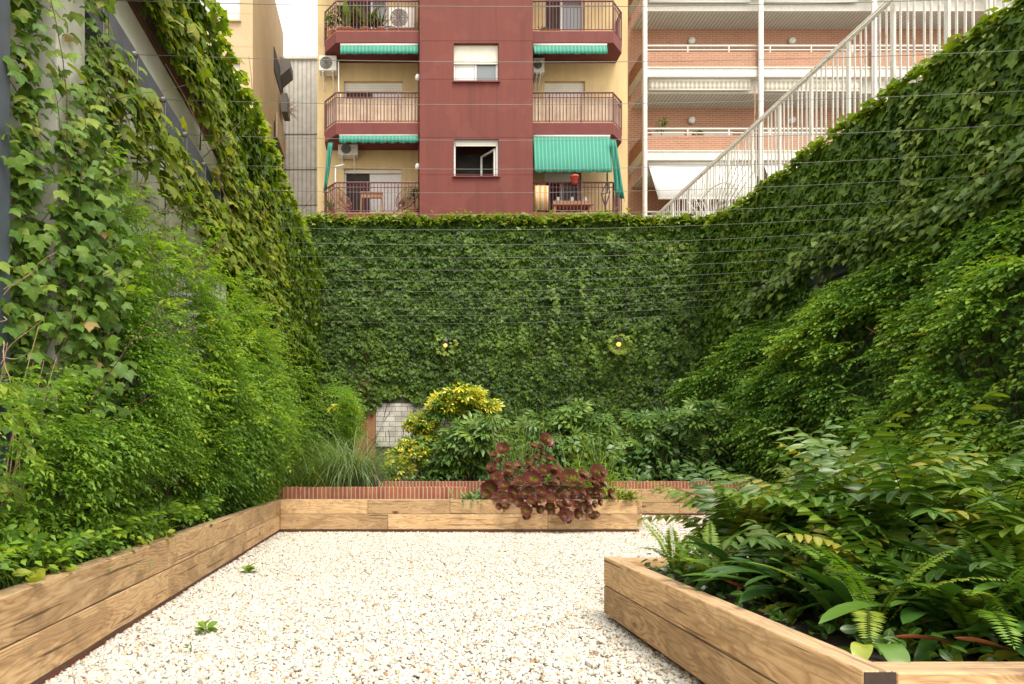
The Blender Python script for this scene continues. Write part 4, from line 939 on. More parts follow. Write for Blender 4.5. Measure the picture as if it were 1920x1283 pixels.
# weeds in the gravel
for px, py, s, lb in ((465, 1076, .085, 'small green weed in the gravel, nearest the far end of the left planter'), (385, 1187, .07, 'small green weed in the gravel midway along the left planter'), (357, 1224, .05, 'thin spindly weed in the gravel, nearest the camera')):
    Y = F*(CH-.02)/(py-VY); x = PX(px, Y); o = empty('weed', (x, Y, .01), lb, 'weed')
    m = 12 if s > .055 else 6; az_ = rnd(m, 0, 6.28)
    npmesh('leaves', scatter(OVAL_F, np.stack([x+.012*np.cos(az_), Y+.012*np.sin(az_), .03+rnd(m, 0, s*.6)], -1), frames(np.stack([np.cos(az_), np.sin(az_), rnd(m, .0, .9)], -1), np.array([0, 0, 1.])+gau((m, 3), .25)), rnd(m, s*.6, s*1.1) if s > .055 else rnd(m, .02, .035), rnd(m, .4, .8)), M['jasmine'], o)
    MB().tube([(x, Y, 0), (x+.005, Y, .05), (x, Y-.005, .05+s*.5)], .003, 5).build('stem', M['greenstem'], o)
#PART4
# ================================================================== BUILDINGS
M['red'] = render_wall('dark_red_render', (.125, .026, .018), .2, .3)
M['red_dk'] = render_wall('red_slab_paint', (.115, .024, .020), .15, .2)
M['cream'] = render_wall('cream_render', (.48, .355, .175), .16)
M['beige'] = render_wall('beige_render', (.42, .31, .18), .1)
M['rail'] = plain('maroon_rail_paint', (.095, .020, .024), .45)
M['white'] = plain('white_frame', (.55, .54, .51), .45, var=.04)
M['offwhite'] = plain('off_white_metal', (.52, .505, .455), .55, var=.10, scale=9)
M['dark'] = plain('dark_interior', (.030, .026, .022), .9, var=.3)  # near-black colour stands in for the shade inside rooms and openings
M['curtain'] = plain('white_curtain', (.54, .54, .53), .8, var=.06, scale=14)
M['acwhite'] = plain('aircon_casing', (.50, .48, .43), .5, var=.08)
M['grille'] = plain('dark_grille', (.10, .095, .085), .6)
M['terracotta'] = plain('terracotta', (.36, .13, .07), .8)
M['rust'] = plain('brown_wire', (.22, .095, .045), .6)
M['tablewood'] = plain('table_wood', (.33, .17, .08), .6)
k = N('window_glass'); k.base((.12, .14, .15)); k.rough(.06); k.p.inputs['Specular IOR Level'].default_value = .9; M['glass'] = k.m
def stripes(name, c1, c2, per, axis=0, duty=.5, rough=.75, wear=.15):
    k = N(name); sp = k.node('ShaderNodeSeparateXYZ'); k.l.new(k.coord(), sp.inputs[0])
    f = k.math('FRACT', k.math('MULTIPLY', sp.outputs[axis], 1/per)); s_ = k.math('GREATER_THAN', f, duty)
    k.base(k.mix(wear*2, k.mix(s_, c1, c2), k.ramp(k.noise(k.coord(), 3, 4), [(.3, .7), (.7, 1.1)]), 'MULTIPLY')); k.rough(rough); return k.m
M['awning'] = stripes('green_awning_cloth', (.004, .150, .100), (.04, .235, .175), .11, 0, .72)
M['awn_cream'] = stripes('striped_cream_awning', (.60, .57, .47), (.40, .37, .30), .16, 0, .5)
M['shutter'] = stripes('slatted_shutter', (.58, .55, .47), (.33, .31, .26), .055, 2, .86)
M['soffit'] = stripes('slatted_soffit', (.50, .49, .45), (.22, .215, .19), .14, 0, .80)
M['reed'] = stripes('reed_screen', (.50, .39, .28), (.31, .20, .13), .085, 0, .8, .9, .4)
M['corrug'] = stripes('corrugated_sheet', (.50, .49, .46), (.34, .33, .305), .19, 0, .62, .6, .35)
M['brick_r'] = brick('orange_red_brick', (.36, .145, .078), (.30, .12, .062), (.34, .25, .18), 'x', .27, .075, .013, stain=.2)
M['brick_ry'] = brick('orange_red_brick_side', (.36, .135, .063), (.30, .11, .052), (.30, .22, .16), 'y', .27, .075, .012, stain=.15)
M['picket'] = plain('rust_streaked_white_paint', (.72, .68, .61), .6, var=.12, scale=5)
kk_ = N('rusty_picket')
kk_.base(kk_.mix(kk_.ramp(kk_.noise(kk_.mapping(kk_.coord(), (7, 7, 1.6)), 2.2, 6, .7), [(.54, 0), (.68, .7)]), (.54, .52, .475), (.26, .135, .065))); kk_.rough(.65); M['picket'] = kk_.m

def facade(name, parent, mat, x0, x1, z0, z1, yf, depth, holes, reveal=.18):
    """wall face with real openings and reveals, closed sides and roof"""
    xs = sorted({x0, x1, *[h[0] for h in holes], *[h[1] for h in holes]}); zs = sorted({z0, z1, *[h[2] for h in holes], *[h[3] for h in holes]})
    m = MB()
    for a, b in zip(xs[:-1], xs[1:]):
        for c_, d_ in zip(zs[:-1], zs[1:]):
            cx, cz = (a+b)/2, (c_+d_)/2
            if any(h[0] < cx < h[1] and h[2] < cz < h[3] for h in holes): continue
            m.quad((a, yf, c_), (b, yf, c_), (b, yf, d_), (a, yf, d_))
    for a, b, c_, d_ in holes:
        y2 = yf+reveal
        m.quad((a, yf, c_), (a, y2, c_), (b, y2, c_), (b, yf, c_)); m.quad((a, yf, d_), (b, yf, d_), (b, y2, d_), (a, y2, d_))
        m.quad((a, yf, c_), (a, yf, d_), (a, y2, d_), (a, y2, c_)); m.quad((b, yf, c_), (b, y2, c_), (b, y2, d_), (b, yf, d_))
    y2 = yf+depth
    m.quad((x0, yf, z0), (x0, yf, z1), (x0, y2, z1), (x0, y2, z0)); m.quad((x1, yf, z0), (x1, y2, z0), (x1, y2, z1), (x1, yf, z1))
    m.quad((x0, yf, z1), (x1, yf, z1), (x1, y2, z1), (x0, y2, z1)); m.quad((x0, y2, z0), (x0, y2, z1), (x1, y2, z1), (x1, y2, z0))
    return m.build(name, mat, parent)
def frame_mb(m, a, b, c_, d_, y, w=.06, t=.05, mull=()):
    m.box(a, a+w, y, y+t, c_, d_); m.box(b-w, b, y, y+t, c_, d_); m.box(a+w, b-w, y, y+t, c_, c_+w); m.box(a+w, b-w, y, y+t, d_-w, d_)
    for q in mull: m.box(q-w*.45, q+w*.45, y+.003, y+t-.003, c_+w, d_-w)
def window(parent, a, b, c_, d_, y, mull=(), name='window', shutter=0, fill='glass', sill=None):
    m = MB(); frame_mb(m, a, b, c_, d_, y, mull=mull); w = m.build(name, M['white'], parent)
    MB().box(a+.05, b-.05, y+.02, y+.035, c_+.05, d_-.05).build('pane', M[fill], w)
    if shutter: MB().box(a+.005, b-.005, y-.035, y-.003, d_-shutter, d_-.004).build('shutter', M['shutter'], w)
    if sill: MB().box(a-.04, b+.04, y-.20, y+.0, c_-.045, c_-.003).build('sill', M[sill], w)
    return w

# ---- red and cream block of flats
Yw, Yb, Yf = 19.4, 18.3, 18.45
rbld = empty('apartment_building', (2.6, Yw, 0), 'block of flats with a dark red stair tower between cream walls and red balconies', 'building')
sl_ = [PZ(59, Yf), PZ(231, Yf), PZ(400, Yf)]                      # balcony floors
FL = dict(t=(PX(647, Yw), PX(727, Yw)), m=(PX(645, Yw), PX(755, Yw)))
def hz(py): return PZ(py, Yw)
Lh = [(PX(647, Yw), PX(727, Yw), sl_[0]+.02, 16.6), (PX(645, Yw), PX(755, Yw), sl_[1]+.02, hz(152)), (PX(645, Yw), PX(753, Yw), sl_[2]+.02, hz(316))]
Rh = [(PX(1022, Yw), PX(1096, Yw), sl_[0]+.02, 16.6), (PX(1021, Yw), PX(1097, Yw), sl_[1]+.02, hz(152)), (PX(1021, Yw), PX(1090, Yw), sl_[2]+.02, hz(322))]
cx0, cx1 = PX(595, Yw), PX(1177, Yw)
facade('cream_wall', rbld, M['cream'], cx0, cx1, 0, 22, Yw, 6, Lh+Rh, .22)
bx0, bx1 = PX(787, Yb), PX(999, Yb)
W1 = (PX(851, Yb), PX(935, Yb), PZ(153, Yb), PZ(81, Yb)); W2 = (PX(851, Yb), PX(935, Yb), PZ(331, Yb), PZ(261, Yb))
facade('stair_tower', rbld, M['red'], bx0, bx1, 0, 22, Yb, 1.095, [W1, W2], .16)
for py in (80, 152, 261, 331): MB().box(bx0+.004, bx1-.004, Yb-.004, Yb-.0015, PZ(py, Yb)+.052, PZ(py, Yb)+.066).build('render_joint', M['red_dk'], rbld)
w = window(rbld, *W1, Yb+.14, mull=((W1[0]+W1[1])/2,), shutter=.56, sill='red_dk')
MB().box(W1[0]+.07, (W1[0]+W1[1])/2-.04, Yb+.156, Yb+.1585, W1[2]+.07, W1[3]-.5).build('curtain', M['curtain'], w)
m = MB(); frame_mb(m, *W2, Yb+.10); w = m.build('window', M['white'], rbld)
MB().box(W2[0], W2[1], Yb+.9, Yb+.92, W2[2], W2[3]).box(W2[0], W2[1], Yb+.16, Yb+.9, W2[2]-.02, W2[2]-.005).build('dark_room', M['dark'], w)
MB().box(W2[0]+.06, W2[1]-.06, Yb+.08, Yb+.097, W2[3]-.17, W2[3]-.065).build('shutter', M['shutter'], w)
MB().box(W2[0]-.04, W2[1]+.04, Yb-.06, Yb+.097, W2[2]-.045, W2[2]-.003).build('sill', M['red_dk'], w)
m = MB(); hx = W2[1]-.11                                   # casement swung into the room
for t in (0, 1):
    pass
ca_, cb_ = (hx, Yb+.17), (hx-.33, Yb+.62)
for z0, z1 in ((W2[2]+.07, W2[2]+.12), (W2[3]-.25, W2[3]-.20)): m.prism([ca_, (ca_[0]+.04, ca_[1]+.02), (cb_[0]+.04, cb_[1]+.02), cb_], z0, z1)
for q in (ca_, cb_): m.box(q[0]-.01, q[0]+.045, q[1]-.005, q[1]+.04, W2[2]+.07, W2[3]-.2)
m.build('casement', M['white'], w)
MB().box(W2[1]-.05, W2[1]-.001, Yb+.165, Yb+.9, W2[2], W2[3]).build('room_wall', M['rust'], w)

def door(hole, split, fills, shut=0.0):
    a, b, c_, d_ = hole; m = MB(); frame_mb(m, a, b, c_, d_, Yw+.16, mull=(a+(b-a)*split,)); w = m.build('balcony_door', M['white'], rbld); mid = a+(b-a)*split
    for (p, q), f in zip(((a+.05, mid-.02), (mid+.02, b-.05)), fills): MB().box(p, q, Yw+.19, Yw+.20, c_+.05, d_-.05).build('curtain' if f == 'curtain' else 'pane', M[f], w)
    if shut: MB().box(a+.004, b-.004, Yw+.10, Yw+.155, d_-shut, d_-.003).build('shutter', M['shutter'], w)
door(Lh[0], .62, ('dark', 'glass')); door(Lh[1], .5, ('dark', 'curtain'), .27); door(Lh[2], .46, ('dark', 'curtain'), .10)
door(Rh[0], .45, ('dark', 'glass')); door(Rh[1], .5, ('dark', 'dark'), 1.9); door(Rh[2], .5, ('dark', 'glass'), .30)

def balcony(poly, z, name='balcony'):
    """slab with fascia, maroon railing round its outer edges"""
    sb = MB().prism(poly, z-.34, z).build(name, M['red_dk'], rbld)
    rails, bars = MB(), MB()
    edges = poly['edges'] if isinstance(poly, dict) else None
    return sb
def make_balcony(pts, z):
    sb = MB().prism(pts, z-.34, z).build('balcony', M['red_dk'], rbld)
    MB().prism([(x*.999, y+.001) for x, y in pts], z+.002, z+.02).build('floor_tiles', M['terracotta'], sb)
    rails = MB(); bars = MB()
    run = pts[:4]                                        # outer run of the plan
    inset = [(x, y+.05) for x, y in run]
    for a, b in zip(inset[:-1], inset[1:]):
        for h, r in ((.945, .024), (.80, .013), (.09, .013)): rails.tube([(a[0], a[1], z+h), (b[0], b[1], z+h)], r, 6)
        L = math.dist(a, b); q = max(1, round(L/.105))
        for i in range(q+1):
            x, y = a[0]+(b[0]-a[0])*i/q, a[1]+(b[1]-a[1])*i/q
            big = i % 9 == 0
            bars.tube([(x, y-(.03 if big else 0), z-(.12 if big else -.09)), (x, y-(.03 if big else 0), z+.94)], .020 if big else .012, 5)
    r_ = rails.build('railing', M['rail'], sb); bars.build('bars', M['rail'], r_)
    return sb
lx0, lx1, lxc = PX(630, Yf), bx0-.012, PX(609, Yf+.47)
rx0, rx1, rxc = bx1+.012, PX(1150, Yf), PX(1165.5, Yf+.47)
for z in sl_+[sl_[0]+2.74]:
    make_balcony([(lxc, Yw-.006), (lxc, Yf+.47), (lx0, Yf), (lx1, Yf), (lx1, Yw-.006)], z)
    make_balcony([(rxc, Yw-.006), (rxc, Yf+.47), (rx1, Yf), (rx0, Yf), (rx0, Yw-.006)], z)

def awning(px0, px1, py0, py1, out, label, scallop=True, y0=Yf+.02, per=.22):
    """cloth hanging from a roller: sloped or vertical, scalloped lower hem"""
    xa, xb = PX(px0, y0), PX(px1, y0); za = PZ(py0, y0); zb = CH+(VY-py1)*(y0-out)/F
    n = max(8, int((xb-xa)/.03)); m = MB(); xs = np.linspace(xa, xb, n+1); v = []
    for x in xs:
        hem = .045*abs(math.sin(PI*(x-xa)/per*.75))*(1 if scallop else .15)
        wv = .012*math.sin(x*17)
        v += [(x, y0, za), (x, y0-out*.9+wv*.5, zb+.14), (x, y0-out+wv, zb+.045-hem)]
    m.v = v; m.f = [(3*i+j, 3*i+3+j, 3*i+4+j, 3*i+1+j) for i in range(n) for j in range(2)]
    root = empty('awning', ((xa+xb)/2, y0, za), label, 'awning')
    o = m.build('cloth', M['awning'], root, smooth=True); sd_ = o.modifiers.new('thick', 'SOLIDIFY'); sd_.thickness = .006
    MB().tube([(xa, y0+.03, za+.03), (xb, y0+.03, za+.03)], .05, 10).build('roller', M['offwhite'], root, smooth=True)
    if out > .1:
        t = MB()
        for x in (xa+.1, xb-.1): t.tube([(x, y0+.05, za-.5), (x, y0-out+.02, zb+.12)], .012, 6)
        t.build('arm', M['offwhite'], root)
    return root
awning(638, 784, 86, 104, .05, 'short rolled green awning over the left middle balcony', False)
awning(636, 784, 255, 269, .05, 'short rolled green awning with scalloped hem over the left lower balcony')
awning(1000, 1138, 86, 104, .05, 'short rolled green awning over the right middle balcony', False)
big = awning(1000, 1144, 257, 324, .16, 'wide lowered green awning with scalloped hem on the right lower balcony')
def hanging_cloth(pts_top, pts_bot, label, y=Yf+.2):
    root = m = MB(); n = 10
    for i in range(n+1):
        t = i/n
        for j in range(9):
            s_ = j/8; x = (pts_top[0]+(pts_top[2]-pts_top[0])*t)*(1-s_)+(pts_bot[0]+(pts_bot[2]-pts_bot[0])*t)*s_; zz = (pts_top[1]+(pts_top[3]-pts_top[1])*t)*(1-s_)+(pts_bot[1]+(pts_bot[3]-pts_bot[1])*t)*s_
            m.v.append((PX(x, y), y+.05*math.sin(t*14)*(.3+s_), PZ(zz, y)))
    m.f = [(i*9+j, (i+1)*9+j, (i+1)*9+j+1, i*9+j+1) for i in range(n) for j in range(8)]
    o = m.build('hanging_cloth', M['awning'], smooth=True); sd_ = o.modifiers.new('thick', 'SOLIDIFY'); sd_.thickness = .008
    return tag(o, label, 'curtain')
hanging_cloth((615, 268, 625, 268), (606, 362, 612, 352), 'green curtain gathered into a narrow strip at the left lower balcony')
hanging_cloth((1144, 262, 1155, 264), (1153, 362, 1173, 378), 'green side curtain tied back beside the wide lowered green awning', Yf-.1)

def aircon(px0, px1, py0, py1, Y, label, dep=.30, bracket=True):
    x0, x1, z0, z1 = PX(px0, Y), PX(px1, Y), PZ(py1, Y), PZ(py0, Y); root = empty('air_conditioner', ((x0+x1)/2, Y, z0), label, 'air conditioner')
    MB().box(x0, x1, Y, Y+dep, z0, z1).build('casing', M['acwhite'], root, bevel=.015)
    cx, cz, r = x0+(x1-x0)*.40, (z0+z1)/2, min(z1-z0, (x1-x0)*.8)*.42
    g = MB()
    for q in np.linspace(.2, 1, 6): g.tube([(cx+r*q*math.cos(a), Y-.008, cz+r*q*math.sin(a)) for a in np.linspace(0, 2*PI, 25)], .009, 4, cap=False)
    for a in np.linspace(0, PI, 6)[:-1]: g.tube([(cx-r*math.cos(a), Y-.008, cz-r*math.sin(a)), (cx+r*math.cos(a), Y-.008, cz+r*math.sin(a))], .006, 4)
    g.build('fan_guard', M['grille'], root)
    if bracket:
        b_ = MB()
        for x in (x0+.12, x1-.12): b_.box(x-.02, x+.02, Y+.02, Y+dep+.14, z0-.045, z0-.003); b_.tube([(x, Y+dep+.14, z0-.40), (x, Y+.04, z0-.05)], .016, 6)
        b_.build('bracket', M['offwhite'], root)
    return root
aircon(598, 631, 104, 132, Yw-.45, 'beige air conditioner on the cream wall left of the middle balcony')
aircon(634, 671, 269, 290, Yw-.36, 'air conditioner above the left lower balcony window')
aircon(729, 777, 14, 52, Yw-.5, 'white air conditioner standing on the left top balcony beside the plants', bracket=False)
aircon(1000, 1021, 108, 136, Yw-.45, 'air conditioner half behind the red tower over the right middle balcony')

def on(z): return z+.02
# reed screens on the middle balconies
z = sl_[1]
for a, b, c_, lab in ((lx0+.02, lx1-.05, lxc, 'reed screen behind the railing of the left middle balcony'), (rx1-.02, rx0+.05, rxc, 'pale reed screen behind the railing of the right middle balcony')):
    m = MB(); lo, hi = sorted((a, b)); m.box(lo, hi, Yf+.10, Yf+.115, z+.05, z+.80)
    sg = -1 if c_ < lo else 1; e = lo if sg < 0 else hi
    m.prism([(e+sg*.005, Yf+.10), (c_-sg*.05, Yf+.50), (c_-sg*.05, Yf+.52), (e+sg*.005, Yf+.12)], z+.05, z+.80)
    tag(m.build('reed_screen', M['reed']), lab, 'screen')
# balcony plants
M['potleaf'] = leaf_mat('pot_plant_leaf', [(0, (.03, .07, .015)), (.5, (.08, .14, .025)), (1, (.18, .24, .04))], .4, .25)
def potted(px, Yp, z, h, kind, label, pot=.13):
    x = PX(px, Yp); root = empty('potted_plant', (x, Yp, z), label, 'potted plant')
    MB().lathe((x, Yp, z), [(pot*.68, 0), (pot, pot*1.5), (pot*1.1, pot*1.5), (pot*1.1, pot*1.8), (pot*.95, pot*1.8), (pot*.9, pot*1.6)], 14).build('pot', M['terracotta'], root, smooth=True)
    zz = z+pot*1.7
    if kind == 'spiky': d = blades(np.tile([[x, Yp, zz]], (26, 1)), rnd(26, 0, 6.28), rnd(26, .5, 1.5), rnd(26, .6, 1)*h, rnd(26, .3, 1.6), rnd(26, .03, .05), 6, .2, rnd(26, .1, .7), 'lens')
    elif kind == 'broad': d = blades(np.tile([[x, Yp, zz]], (13, 1)), rnd(13, 0, 6.28), rnd(13, 1.0, 1.5), rnd(13, .7, 1.1)*h, rnd(13, .6, 1.4), rnd(13, .14, .22), 8, .15, rnd(13, .5, .95), 'lens')
    else: d = shrub_leaves(OVAL, [(x, Yp, zz+h*.55, .2, .2, h*.5)], 150, (.08, .13), (.1, .8), hollow=.2)
    npmesh('leaves', d, M['potleaf'], root); MB().tube([(x, Yp, zz-.05), (x, Yp, zz+h*.6)], .014, 6).build('stem', M['bark'], root)
z = on(sl_[0]); zb = on(sl_[2])
for px, h, kd, lb in ((622, .5, 'bush', 'leftmost pot plant on the top balcony, dark and bushy'), (641, .75, 'bush', 'bushy pot plant on the left top balcony, second from its outer corner'), (653, .85, 'broad', 'pot plant with large lime leaves on the left top balcony'), (668, .6, 'bush', 'small bushy pot plant left of the white door frame on the top balcony'), (685, .9, 'broad', 'broad-leaved pot plant in front of the balcony door on the left top balcony'), (699, .5, 'bush', 'low pot plant on the left top balcony between two larger ones'), (714, .75, 'spiky', 'spiky pot plant beside the white air conditioner on the top balcony')):
    potted(px, Yf+.35, z, h, kd, lb, .12 if h < .7 else .15)
potted(620, Yf+.55, zb, .6, 'spiky', 'dark spiky plant in the outer corner of the left lower balcony')
potted(777, Yf+.35, zb, .7, 'bush', 'dark plant beside the red tower on the left lower balcony')
potted(1016, Yf+.4, z, .3, 'spiky', 'small plant in the corner of the right top balcony', .10)
# round wire chairs and the high table
def wire_chair(px, lab, tilt):
    Yp = Yf+.45; x = PX(px, Yp); root = empty('wire_chair', (x, Yp, zb), lab, 'chair', 'round wire chairs on the left lower balcony')
    c0 = Vector((x, Yp, zb+.30)); up_ = Vector((math.sin(tilt)*.62, .12, .80)).normalized(); sdv = Vector((math.cos(tilt), .55, 0)).normalized()
    ring = [c0 + up_*(.42+.42*math.sin(a)) + sdv*(.34*math.cos(a)) for a in np.linspace(0, 2*PI, 29)]
    MB().tube(ring, .016, 6, cap=False).build('rim', M['rust'], root)
    wv = MB(); cc = c0 + Vector((-math.sin(tilt)*.02, -.02, .06))
    for p in ring[::1]: wv.tube([cc+(p-cc)*.12, (cc+p)/2-up_.cross(sdv)*.06, p], .0065, 4)
    wv.build('webbing', M['rust'], root)
    for a in (.5, 2.0, 3.7, 5.2): MB().tube([c0+Vector((0, 0, .08)), (x+.24*math.cos(a), Yp+.24*math.sin(a), zb+.005)], .011, 6).build('leg', M['rust'], root)
wire_chair(650, 'round brown wire chair at the outer end of the left lower balcony', -.75); wire_chair(750, 'round brown wire chair nearer the red tower on the left lower balcony', .85)
Yp = Yf+.45; xa, xb = PX(677, Yp), PX(718, Yp); root = empty('high_table', ((xa+xb)/2, Yp, zb), 'wooden high table between the two round wire chairs', 'table')
MB().box(xa, xb, Yp-.22, Yp+.22, zb+.70, zb+.735).box(xa+.03, xb-.03, Yp-.19, Yp-.17, zb+.56, zb+.699).build('table_top', M['tablewood'], root, bevel=.005)
for x in (xa+.03, xb-.03):
    for y in (Yp-.18, Yp+.18): MB().tube([(x, y, zb+.70), (x+(.05 if x > (xa+xb)/2 else -.05), y, zb)], .018, 6).build('leg', M['tablewood'], root)
# right lower balcony: table with things, bicycle, towel, red pot
Yp = Yf+.40; xa, xb = PX(1032, Yp), PX(1108, Yp); root = empty('table', ((xa+xb)/2, Yp, zb), 'long wooden table on the right lower balcony under the wide awning', 'table')
MB().box(xa, xb, Yp-.25, Yp+.25, zb+.30, zb+.42).build('table_top', M['tablewood'], root, bevel=.006)
for x in (xa+.08, xb-.08): MB().box(x-.03, x+.03, Yp-.2, Yp+.2, zb, zb+.298).build('leg', M['tablewood'], root)
for px, lb in ((1044, 'left one of three white jars on the long balcony table'), (1070, 'middle one of three white jars on the long balcony table'), (1095, 'right one of three white jars on the long balcony table')):
    x = PX(px, Yp); tag(MB().lathe((x, Yp-.1, zb+.421), [(.07, 0), (.075, .08), (.05, .11), (.055, .16), (.02, .17)], 12).build('jar', M['white'], smooth=True), lb, 'jar')
m = MB(); x0, x1 = PX(1002, Yf), PX(1028, Yf)
for i in range(13):
    x = x0+(x1-x0)*i/12; y = .012*math.sin(i*1.3); m.v += [(x, Yf+.02+y, zb+.80), (x, Yf-.03+y, zb+.79), (x+.01*math.sin(i), Yf-.035+y*2, zb+.05)]
m.f = [(3*i+j, 3*i+3+j, 3*i+4+j, 3*i+1+j) for i in range(12) for j in range(2)]
M['towel'] = stripes('striped_towel', (.42, .19, .045), (.44, .36, .24), .16, 0, .55); o = m.build('towel', M['towel'], smooth=True); o.modifiers.new('thick', 'SOLIDIFY').thickness = .01
tag(o, 'orange and cream towel hung over the railing of the right lower balcony', 'towel')
root = empty('flower_pot', (PX(1077, Yf), Yf+.02, zb+.93), 'red flower pot hooked on the railing of the right lower balcony', 'flower pot')
MB().lathe((PX(1077, Yf), Yf-.02, zb+.86), [(.075, 0), (.115, .18), (.13, .18), (.13, .22), (.1, .22)], 14).build('pot', plain('red_pot', (.50, .06, .05), .5), root, smooth=True)
MB().tube([(PX(1077, Yf), Yf+.08, zb+.97), (PX(1077, Yf), Yf+.09, zb+.90)], .01, 5).build('hook', M['rail'], root)
root = empty('bicycle', (PX(1135, Yf+.5), Yf+.5, zb), 'dark bicycle stood upright at the end of the right lower balcony', 'bicycle')
bxx, by = PX(1135, Yf+.45), Yf+.45
fr = MB()
for zc, lab in ((zb+.36, 0), (zb+1.15, 1)):
    w = MB().tube([(bxx+.10*math.cos(a)+.06*lab, by+.30*math.cos(a), zc+.32*math.sin(a)) for a in np.linspace(0, 2*PI, 25)], .022, 6, cap=False).build('wheel', M['grille'], root)
    sp2 = MB()
    for a in np.linspace(0, PI, 8)[:-1]: sp2.tube([(bxx+.1*math.cos(a)*q+.06*lab, by+.3*math.cos(a)*q, zc+.32*math.sin(a)*q) for q in (-1, 1)], .004, 4)
    sp2.build('spokes', M['cable'], w)
fr.tube([(bxx, by, zb+.36), (bxx-.12, by, zb+.75), (bxx+.06, by, zb+1.15)], .018, 6).tube([(bxx, by, zb+.36), (bxx+.14, by, zb+.80), (bxx+.06, by, zb+1.15)], .018, 6).tube([(bxx-.12, by, zb+.75), (bxx+.14, by, zb+.8)], .016, 6)
fr.build('frame', plain('blue_bike_frame', (.05, .08, .16), .4), root)
MB().tube([(bxx-.02, by-.2, zb+1.52), (bxx+.04, by, zb+1.48), (bxx-.02, by+.2, zb+1.52)], .013, 6).build('handlebar', M['grille'], root)
MB().tube([(PX(1112, Yw), Yw-.2, zb+.95), (PX(1112, Yw), Yw-.2, zb+1.5)], .012, 5)
# pipes on the cream wall
tag(MB().tube([(PX(635, Yf+.3), Yf+.3, PZ(104, Yf)), (PX(635, Yf+.3), Yf+.3, PZ(160, Yf)), (PX(638, Yf+.3), Yf+.3, PZ(166, Yf)), (PX(638, Yf+.3), Yf+.3, sl_[1]+.02)], .02, 6).build('awning_rod', M['white'], smooth=True), 'white awning rod standing on the left middle balcony', 'rod')
tag(MB().tube([(PX(629, Yf+.3), Yf+.3, PZ(306, Yf)), (PX(629, Yf+.3), Yf+.3, sl_[2]+.02)], .018, 6).tube([(PX(628, Yf+.3), Yf+.3, PZ(304, Yf)), (PX(645, Yf+.3), Yf+.3, PZ(300, Yf))], .03, 6).build('awning_rod', M['white'], smooth=True), 'white awning rod standing on the left lower balcony', 'rod')
for py, lb in ((147, 'small white lamp on the tower side above the left middle balcony'), (314, 'small white lamp on the tower side above the left lower balcony')):
    x, y, z_ = P(783, py, Yf+.1); tag(MB().lathe((x, y, z_-.08), [(.03, 0), (.075, .05), (.075, .13), (.04, .19)], 12).build('wall_lamp', M['white'], smooth=True), lb, 'lamp')

# ---- brick building with deep balconies on the right
Yr = 22.0
bb = empty('apartment_building', (13, Yr, 0), 'orange brick block with long balconies, slatted white soffits and slim white posts', 'building')
xl, xr = PX(1208, Yr), PX(2300, Yr); Yk = Yr+1.15
MB().box(xl-.2, xr, Yk, Yk+6, 0, 24).build('brick_wall', M['brick_r'], bb)
MB().box(xl-2.6, xl-.21, Yk+2.2, Yk+6, 0, 24).build('side_wall', M['brick_ry'], bb)
def Zr(py): return PZ(py, Yr)
stp = Zr(98)-Zr(254)
for i in range(-1, 4):
    b = Zr(98)-i*stp
    par = MB().box(xl+.02, xr, Yr, Yr+.12, b-.56, b).build('balcony', M['brick_r'], bb)
    MB().box(xl-.08, xl+.018, Yr+.06, Yk+2.2, b-.56, b+.0).build('side_parapet', M['brick_ry'], par)
    s_ = MB().box(xl-.02, xr, Yr-.04, Yr+.20, b-.90, b-.563).box(xl-.02, xr, Yr-.07, Yr-.042, b-.61, b-.565); s_.build('slab_edge', M['offwhite'], par)
    MB().box(xl+.0, xr, Yr+.26, Yk-.003, b-1.36, b-1.30).build('soffit', M['soffit'], par); MB().box(xl, xr, Yr+.201, Yr+.257, b-1.36, b-.86).build('soffit_fascia', M['offwhite'], par)
    MB().box(xl-.10, xl-.022, Yr+.0, Yk+2.2, b-.90, b-.565).build('slab_end', M['offwhite'], par)
    r = MB().tube([(xl, Yr+.05, b+.26), (xr, Yr+.05, b+.26)], .030, 6).tube([(xl, Yr+.05, b+.11), (xr, Yr+.05, b+.11)], .022, 6)
    for x in np.arange(xl+.1, xr, 1.48): r.tube([(x, Yr+.05, b), (x, Yr+.05, b+.27)], .028, 6)
    r.build('railing', M['white'], par)
    for px0, px1 in ((1220, 1282), (1290, 1372), (1430, 1535), (1665, 1760)):
        a, b2 = PX(px0, Yk), PX(px1, Yk)
        w = MB(); frame_mb(w, a, b2, b-.5, b+.72, Yk-.05, .06, .045, ((a+b2)/2,)); w = w.build('window', M['white'], bb)
        MB().box(a+.05, b2-.05, Yk-.028, Yk-.018, b-.45, b+.67).build('pane', M['glass' if px0 != 1220 else 'curtain'], w)
        MB().box(a+.01, b2-.01, Yk-.075, Yk-.052, b+.34, b+.715).build('shutter', M['offwhite'], w)
    for px in (1296, 1484):
        x, y, z_ = P(px, VY-(b+1.16-CH)*F/Yk, Yk-.02); tag(MB().tube([(x, y, z_), (x, y-.10, z_)], .15, 14, .11).build('bulkhead_lamp', M['offwhite'], bb, smooth=True))
for px, lb in ((1209, 0), (1426.5, 1), (1639, 2), (1860, 3)):
    x = PX(px, Yr-.12); MB().tube([(x, Yr-.12, 0), (x, Yr-.12, 24)], .085, 10).build('post', M['white'], bb, smooth=True)
b0 = Zr(98); b1 = Zr(254)
